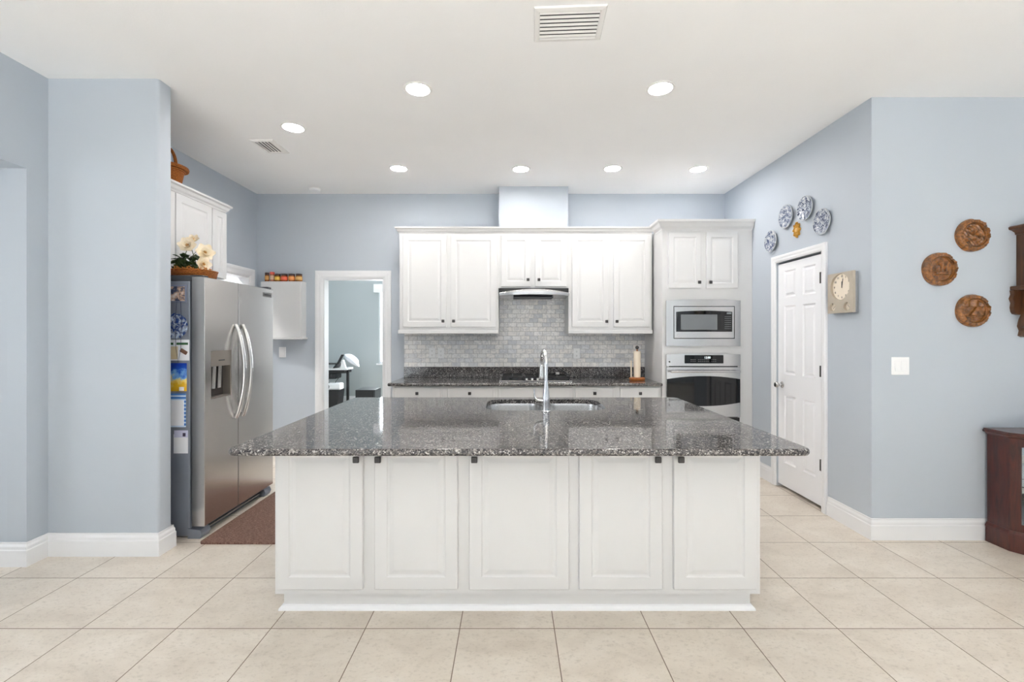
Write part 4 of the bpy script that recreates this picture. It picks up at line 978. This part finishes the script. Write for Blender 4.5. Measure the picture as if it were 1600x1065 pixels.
MXR = Matrix(((0, 0, -1, 0), (-1, 0, 0, 0), (0, 1, 0, 0), (0, 0, 0, 1)))
for i, (a_, b_, r_) in enumerate(dials):
    dd = MB(); dd.lathe([(0, 0.004), (r_*0.99, 0.004), (r_*0.99, 0.0003), (0, 0.0003)], (xc+0.0203, a_, b_), '-x', 40)
    do = dd.build('clock_dial' if i == 0 else 'small_dial', face_m, ck_)
    if i == 0:
        for hnum in range(1, 13):
            an = PI/2-hnum*PI/6   # clockwise as seen from the room: +y is the viewer's left
            yy, zz = a_-0.078*math.cos(an), b_+0.078*math.sin(an)
            MB().merge(text_bm(str(hnum), 0.022, Matrix.Translation((xc+0.0157, yy, zz))@MXR)).build('numeral', plain('numeral_grey', srgb(96, 90, 84), 0.5), do)
        for ln, wd, ang in ((0.048, 0.006, math.radians(-3)), (0.070, 0.0045, math.radians(-12))):
            hb = bmesh.new(); bmesh.ops.create_cube(hb, size=1); bmesh.ops.scale(hb, vec=(0.0012, wd, ln), verts=hb.verts); bmesh.ops.translate(hb, vec=(0, 0, ln/2-0.008), verts=hb.verts)
            MB().merge(hb, Matrix.Translation((xc+0.0140, a_, b_))@Matrix.Rotation(-ang, 4, 'X')).build('hand', M['dark_slot'], do)
    else:
        hb = bmesh.new(); bmesh.ops.create_cube(hb, size=1); bmesh.ops.scale(hb, vec=(0.001, 0.002, 0.03), verts=hb.verts)
        MB().merge(hb, Matrix.Translation((xc+0.0152, a_, b_))@Matrix.Rotation(0.8*(1 if i == 1 else -1), 4, 'X')).build('hand', M['dark_slot'], do)

# ================================================================ carved plaques on the blue wall
def plaque(label, px, py, r, seed, kind):
    yv = YRF-0.0016; d = 3.125; x, z = X(px, d), Z(py, d); q = random.Random(seed)
    t = thing('carved_plaque', (x, yv, z), label, 'plaque', 'carved round wooden plaques')
    ph = [q.uniform(0, 6.28) for _ in range(8)]
    def edge(a):
        rough = max(0.0, math.cos(a-0.55))**0.5*1.0
        return r*(1+rough*(0.026*math.sin(7*a+ph[0])+0.014*math.sin(12*a+ph[1])-0.010)+0.006*math.sin(5*a+ph[2]))
    def hgt(f_, a):
        u, v_ = f_*math.cos(a), f_*math.sin(a); h = 0.016
        if f_ > 0.74:
            h = 0.026-0.010*max(0, (f_-0.9)/0.1)**2+0.003*math.sin(13*a+ph[3]+8*f_)*(max(0, math.cos(a-0.55)))+0.0015*math.sin(31*a)
        elif f_ > 0.68: h = 0.011
        else:
            h = 0.016+0.002*math.sin(14*u+ph[4])*math.sin(11*v_+ph[5])
            if kind == 'ship':
                for m_ in (-0.22, 0.0, 0.22):
                    if abs(u-m_-0.05) < 0.075 and -0.15 < v_ < 0.42-abs(m_): h += 0.009*math.cos((u-m_-0.05)/0.075*1.4)
                if abs(v_+0.25) < 0.09 and abs(u-0.05) < 0.42: h += 0.010
            elif kind == 'hill':
                if -0.30 < v_ < 0.22-abs(u-0.1)*1.25: h += 0.009
                if abs(v_+0.36) < 0.04 and abs(u) < 0.5: h += 0.006
                if v_ > 0.26: h += 0.004*math.sin(12*u)
            else:
                for cx_, cz_, rr in ((-0.12, 0.30, 0.26), (0.30, 0.10, 0.2), (-0.3, -0.22, 0.17), (0.02, -0.16, 0.17), (0.28, -0.28, 0.15)):
                    k_ = 1-((u-cx_)**2+(v_-cz_)**2)/rr**2
                    if k_ > 0: h += 0.012*math.sqrt(k_)
                h += 0.002*math.sin(30*u+20*v_)
        return h
    b = MB(); NA, NR = 120, 34; c0 = b.v((x, yv-0.008-(hgt(0, 0)-0.008)*1.5, z)); prev = None
    for i in range(1, NR+1):
        f_ = i/NR; row = []
        for k in range(NA):
            a = 2*PI*k/NA; R_ = edge(a) if f_ > 0.74 else edge(a)*(f_/1.0*0+1)
            R_ = r*(1-max(0, (f_-0.74)/0.26))+edge(a)*max(0, (f_-0.74)/0.26)
            row.append(b.v((x+R_*f_*math.cos(a), yv-0.008-(hgt(f_, a)-0.008)*1.5, z+R_*f_*math.sin(a))))
        if prev is None:
            for k in range(NA): b.face([c0, row[k], row[(k+1) % NA]])
        else:
            for k in range(NA): b.face([prev[k], row[k], row[(k+1) % NA], prev[(k+1) % NA]])
        prev = row
    bk_ = [b.v((p.co.x, yv, p.co.z)) for p in prev]
    for k in range(NA): b.face([prev[k], bk_[k], bk_[(k+1) % NA], prev[(k+1) % NA]])
    b.face(bk_)
    b.build('carved_disc', M['carved'], t, smooth=True, angle=60)
    b = MB(); b.lathe([(r*0.675, 0.020), (r*0.70, 0.030), (r*0.72, 0.032), (r*0.745, 0.028)], (x, yv, z), '-y', 64); b.build('inner_ring', M['carved'], t, smooth=True)
plaque('carved wooden plaque with figures, upper right of the three', 1522, 367, 0.112, 1, 'people')
plaque('carved wooden plaque with a sailing ship, leftmost of the three', 1470.5, 420, 0.115, 2, 'ship')
plaque('carved wooden plaque with a hill scene, lowest of the three', 1522.5, 485, 0.112, 3, 'hill')

# hanging wall shelf at the right edge
YW = YRF-0.0018
ws = thing('wall_shelf', (3.80, YW, 1.40), 'dark carved wooden hanging shelf on the blue wall at the right edge', 'wall shelf')
SX0, SX1 = 3.486, 4.14
for xx in (SX0, SX1-0.02): MB().box(xx, xx+0.02, 2.985, YW, 1.745, 2.10, 0.002, 1).build('side_panel', M['walnut'], ws)
MB().box(SX0+0.02, SX1-0.02, YW-0.012, YW, 1.745, 2.10).build('back_panel', M['walnut'], ws)
MB().box(SX0+0.02, SX1-0.02, 3.0, YW-0.013, 1.91, 1.925).build('shelf', M['walnut'], ws)
MB().sweep([(SX0, YW), (SX0, 2.985), (SX1, 2.985), (SX1, YW)], [(-0.02, 2.10), (0.006, 2.10), (0.010, 2.115), (0.030, 2.128), (0.050, 2.135), (0.054, 2.150), (0.040, 2.158), (-0.02, 2.158)], FL, -1).build('crown', M['walnut'], ws)
MB().box(SX0-0.045, SX1+0.045, 2.955, YW, 1.718, 1.7445, 0.005).build('ledge', M['walnut'], ws)
half = [(-0.045, 1.717), (-0.040, 1.69), (-0.052, 1.66), (-0.040, 1.63), (-0.045, 1.60), (-0.040, 1.57), (-0.030, 1.555), (-0.005, 1.548), (0.012, 1.56), (0.022, 1.585), (0.032, 1.575), (0.030, 1.545), (0.018, 1.52), (0.012, 1.50), (0.006, 1.47), (0.018, 1.44), (0.010, 1.405), (0.030, 1.395), (0.060, 1.42), (0.10, 1.46), (0.18, 1.50), (0.27, 1.47), (0.327, 1.42)]
pl_ = [(SX0+u, z_) for u, z_ in half]+[(SX0+SX1-(SX0+u), z_) for u, z_ in half[-2::-1]]
MB().prism(pl_, XZ, YW-0.028, YW).build('scroll_apron', M['walnut'], ws)
for xx in (SX0+0.0, SX1-0.02):
    MB().prism([(YW-0.029, 1.717), (2.99, 1.717), (2.985, 1.66), (3.02, 1.61), (3.03, 1.57), (3.07, 1.54), (3.08, 1.50), (3.10, 1.47), (YW-0.029, 1.46)], YZ, xx, xx+0.02).build('bracket', M['walnut'], ws)

# demilune curio console in the right corner
cn = thing('curio_console', (3.87, 2.92, 0), 'dark cherry curio console with glass panels standing under the wall shelf', 'console cabinet')
def cpoly(e):
    x0, x1, xm = 3.262, 4.478, 3.87
    return [(x0-e, YW-0.02), (x0-e, 2.985-e*0.5), (3.455-e*0.7, 2.70-e), (4.285+e*0.7, 2.70-e), (x1+e, 2.985-e*0.5), (x1+e, YW-0.02)]
MB().prism(cpoly(0.008), XY, 0.0005, 0.105).build('plinth', M['cherry'], cn)
def ring_sweep(z0, prof, nm):
    MB().sweep(cpoly(0), prof, lambda a, b_, v_: (a, b_, z0+v_), -1).build(nm, M['cherry'], cn)
MB().prism(cpoly(-0.002), XY, 0.1055, 0.135).build('bottom_board', M['cherry'], cn)
ring_sweep(0.1055, [(0.0, 0), (0.012, 0), (0.010, 0.012), (0.004, 0.022), (0.0, 0.03), (-0.006, 0.03), (-0.006, 0)], 'base_molding')
P_ = cpoly(-0.004)
def panel(a, c, z0, z1, hole, nm):
    A, C_ = Vector(a), Vector(c); d_ = (C_-A); Lh = d_.length; d_.normalize(); nrm = Vector((d_.y, -d_.x))
    f_ = lambda u, dd, h: (A.x+d_.x*u-nrm.x*dd, A.y+d_.y*u-nrm.y*dd, z0+h)
    hs = [(0.052, Lh-0.052, 0.05, z1-z0-0.05)] if hole else []
    o_ = MB().wall(0, Lh, 0, z1-z0, 0.018, hs, f_).build(nm, M['cherry'], cn)
    if hole:
        b_ = MB(); b_.wall(0.05, Lh-0.05, 0.048, z1-z0-0.048, 0.004, [], lambda u, dd, h: f_(u, dd+0.007, h)); b_.build('glass_pane', M['glass'], o_)
for i, (hole, nm) in enumerate(((False, 'side_panel'), (True, 'canted_panel'), (True, 'front_door'), (True, 'canted_panel'), (False, 'side_panel'))):
    panel(P_[i], P_[i+1], 0.1355, 0.735, hole, nm)
MB().box(3.30, 4.44, YW-0.030, YW-0.022, 0.136, 0.734).build('mirror_back', plain('mirror', (0.85, 0.88, 0.9), 0.02, 1.0, var=0), cn)
b = MB(); b.prism([(3.30, YW-0.035), (3.30, 2.99), (3.47, 2.735), (4.27, 2.735), (4.44, 2.99), (4.44, YW-0.035)], XY, 0.42, 0.426); b.build('glass_shelf', M['glass'], cn)
ring_sweep(0.7355, [(-0.02, 0), (0.004, 0), (0.012, 0.012), (0.026, 0.016), (0.030, 0.026), (0.022, 0.034), (-0.02, 0.034)], 'top_molding')
MB().prism(cpoly(0.022), XY, 0.770, 0.776).build('top', M['cherry'], cn)

# ================================================================ room behind the doorway
WH = M['plastic_white']
dx0, dx1, dy0, dy1, dz = -4.30, -3.13, 8.72, 9.06, 0.765
dk = thing('desk', ((dx0+dx1)/2, 8.85, 0), 'white-topped desk with black frame seen through the back doorway', 'desk')
MB().box(dx0, dx1, dy0, dy1, dz-0.035, dz, 0.003).build('desk_top', WH, dk)
for lx in (dx0+0.05, dx1-0.04):
    MB().box(lx-0.022, lx+0.022, 8.86, 8.90, 0.0005, dz-0.0355).build('leg', M['black'], dk)
MB().box(dx0+0.05, dx1-0.05, dy0+0.01, dy0+0.03, dz-0.075, dz-0.0355).build('apron', M['black'], dk)
MB().box(-3.62, -3.18, dy0+0.04, dy0+0.4, dz-0.10, dz-0.036, 0.01).build('cable_tray', M['black'], dk)
MB().box(-3.90, -3.36, dy0+0.05, dy0+0.35, dz-0.21, dz-0.101, 0.015).build('drawer', M['black'], dk)
ls = thing('laptop_stand', (-3.42, 8.75, dz), 'black folding stand lying on the white desk in the next room', 'stand')
MB().box(-3.80, -3.33, 8.70, 8.95, dz+0.075, dz+0.095, 0.004).build('platform', M['black'], ls)
MB().prism([(-3.40, dz+0.0005), (-3.36, dz+0.0005), (-3.30, dz+0.075), (-3.34, dz+0.075)], XZ, 8.70, 8.95).build('leg', M['black'], ls)
MB().prism([(-3.78, dz+0.0005), (-3.74, dz+0.0005), (-3.74, dz+0.075), (-3.78, dz+0.075)], XZ, 8.70, 8.95).build('leg', M['black'], ls)
tp = MB(); tp.prism([(-3.315, dz+0.075), (-3.265, dz+0.075), (-3.165, dz+0.265), (-3.215, dz+0.265)], XZ, 8.66, 8.68); tpo = thing('tablet', (-3.24, 8.67, dz), 'black tablet propped at an angle on the white desk', 'tablet')
tp.build('screen', M['black_gloss'], tpo)
MB().prism([(-3.24, dz+0.0005), (-3.14, dz+0.0005), (-3.19, dz+0.16), (-3.22, dz+0.16)], XZ, 8.685, 8.75).build('stand', M['plastic_white'], tpo)
# white cloth bundle hanging over the desk end
cb_ = bmesh.new(); bmesh.ops.create_icosphere(cb_, subdivisions=4, radius=1)
for q in cb_.verts:
    c = q.co; k = 1+0.06*math.sin(4*c.x+2*c.z)*math.sin(3*c.y)+0.03*math.sin(9*c.z+3*c.x); r_ = c.x*0.145*k
    q.co = Vector((r_, c.y*0.11*k, c.z*0.085*k-0.45*r_-(0.06*max(0, c.x)**2 if c.z < 0.2 else 0)))
tag(MB().merge(cb_, Matrix.Translation((-3.10, 8.90, dz+0.16))).build('white_cloth', plain('cloth_white', srgb(226, 229, 236), 0.9), smooth=True), 'white cloth heaped over the right end of the desk', 'cloth')
# device on a bin under the desk, with its cables
tag(MB().prism([(-3.66, 0.0005), (-3.28, 0.0005), (-3.24, 0.36), (-3.66, 0.36)], XZ, 8.60, 8.90).build('storage_bin', M['black']), 'black bin standing on the floor under the white desk', 'bin')
dv = thing('round_device', (-3.42, 8.72, 0.362), 'white device with a black round lens on the black bin', 'device')
MB().box(-3.58, -3.22, 8.62, 8.82, 0.3605, 0.49, 0.03, 4).build('housing', WH, dv, smooth=True)
MB().lathe([(0, 0.01), (0.045, 0.01), (0.055, 0.0)], (-3.48, 8.62, 0.425), '-y', 24).build('lens', M['black'], dv)
b = bmesh.new(); bmesh.ops.create_cube(b, size=1); bmesh.ops.scale(b, vec=(0.20, 0.12, 0.10), verts=b.verts); bmesh.ops.bevel(b, geom=list(b.edges), offset=0.03, segments=3, affect='EDGES')
MB().merge(b, Matrix.Translation((-3.62, 8.67, 0.50))@Matrix.Rotation(0.6, 4, 'Y')).build('arm', WH, dv, smooth=True)
for lab, pts in (('black cable hanging under the desk nearest the table leg', [(-3.22, 8.66, dz-0.10), (-3.25, 8.64, 0.60), (-3.32, 8.66, 0.52), (-3.34, 8.70, 0.488)]),
                 ('black cable hanging under the desk, middle of three', [(-3.40, 8.66, dz-0.10), (-3.40, 8.62, 0.62), (-3.47, 8.64, 0.53), (-3.46, 8.70, 0.488)]),
                 ('black cable hanging from the drawer down to the floor, farthest left', [(-3.80, 8.80, dz-0.212), (-3.79, 8.64, 0.46), (-3.78, 8.58, 0.10), (-3.74, 8.57, 0.008), (-3.60, 8.56, 0.0065)])):
    tag(MB().tube(pts, 0.006, 8).build('cable', M['black'], smooth=True), lab, 'cable', 'cables under the desk')
sb = thing('subwoofer', (-2.6, 8.4, 0), 'low black speaker box on the floor seen through the doorway', 'speaker')
MB().box(X(555, 8.2), X(585.5, 8.2), 8.212, 8.60, 0.012, Z(609, 8.2), 0.004).build('cabinet', plain('box_dark', srgb(48, 52, 54), 0.4), sb)
MB().box(X(555, 8.2)+0.004, X(584.0, 8.2), 8.20, 8.2115, 0.016, Z(609, 8.2)-0.004).build('grille', M['black'], sb)
for xx in (X(555, 8.2)+0.03, X(585.5, 8.2)-0.03):
    for yy in (8.25, 8.56): MB().lathe([(0, 0), (0.018, 0), (0.02, 0.012), (0, 0.012)], (xx, yy, 0.0003), 'z', 16).build('foot', M['black'], sb)
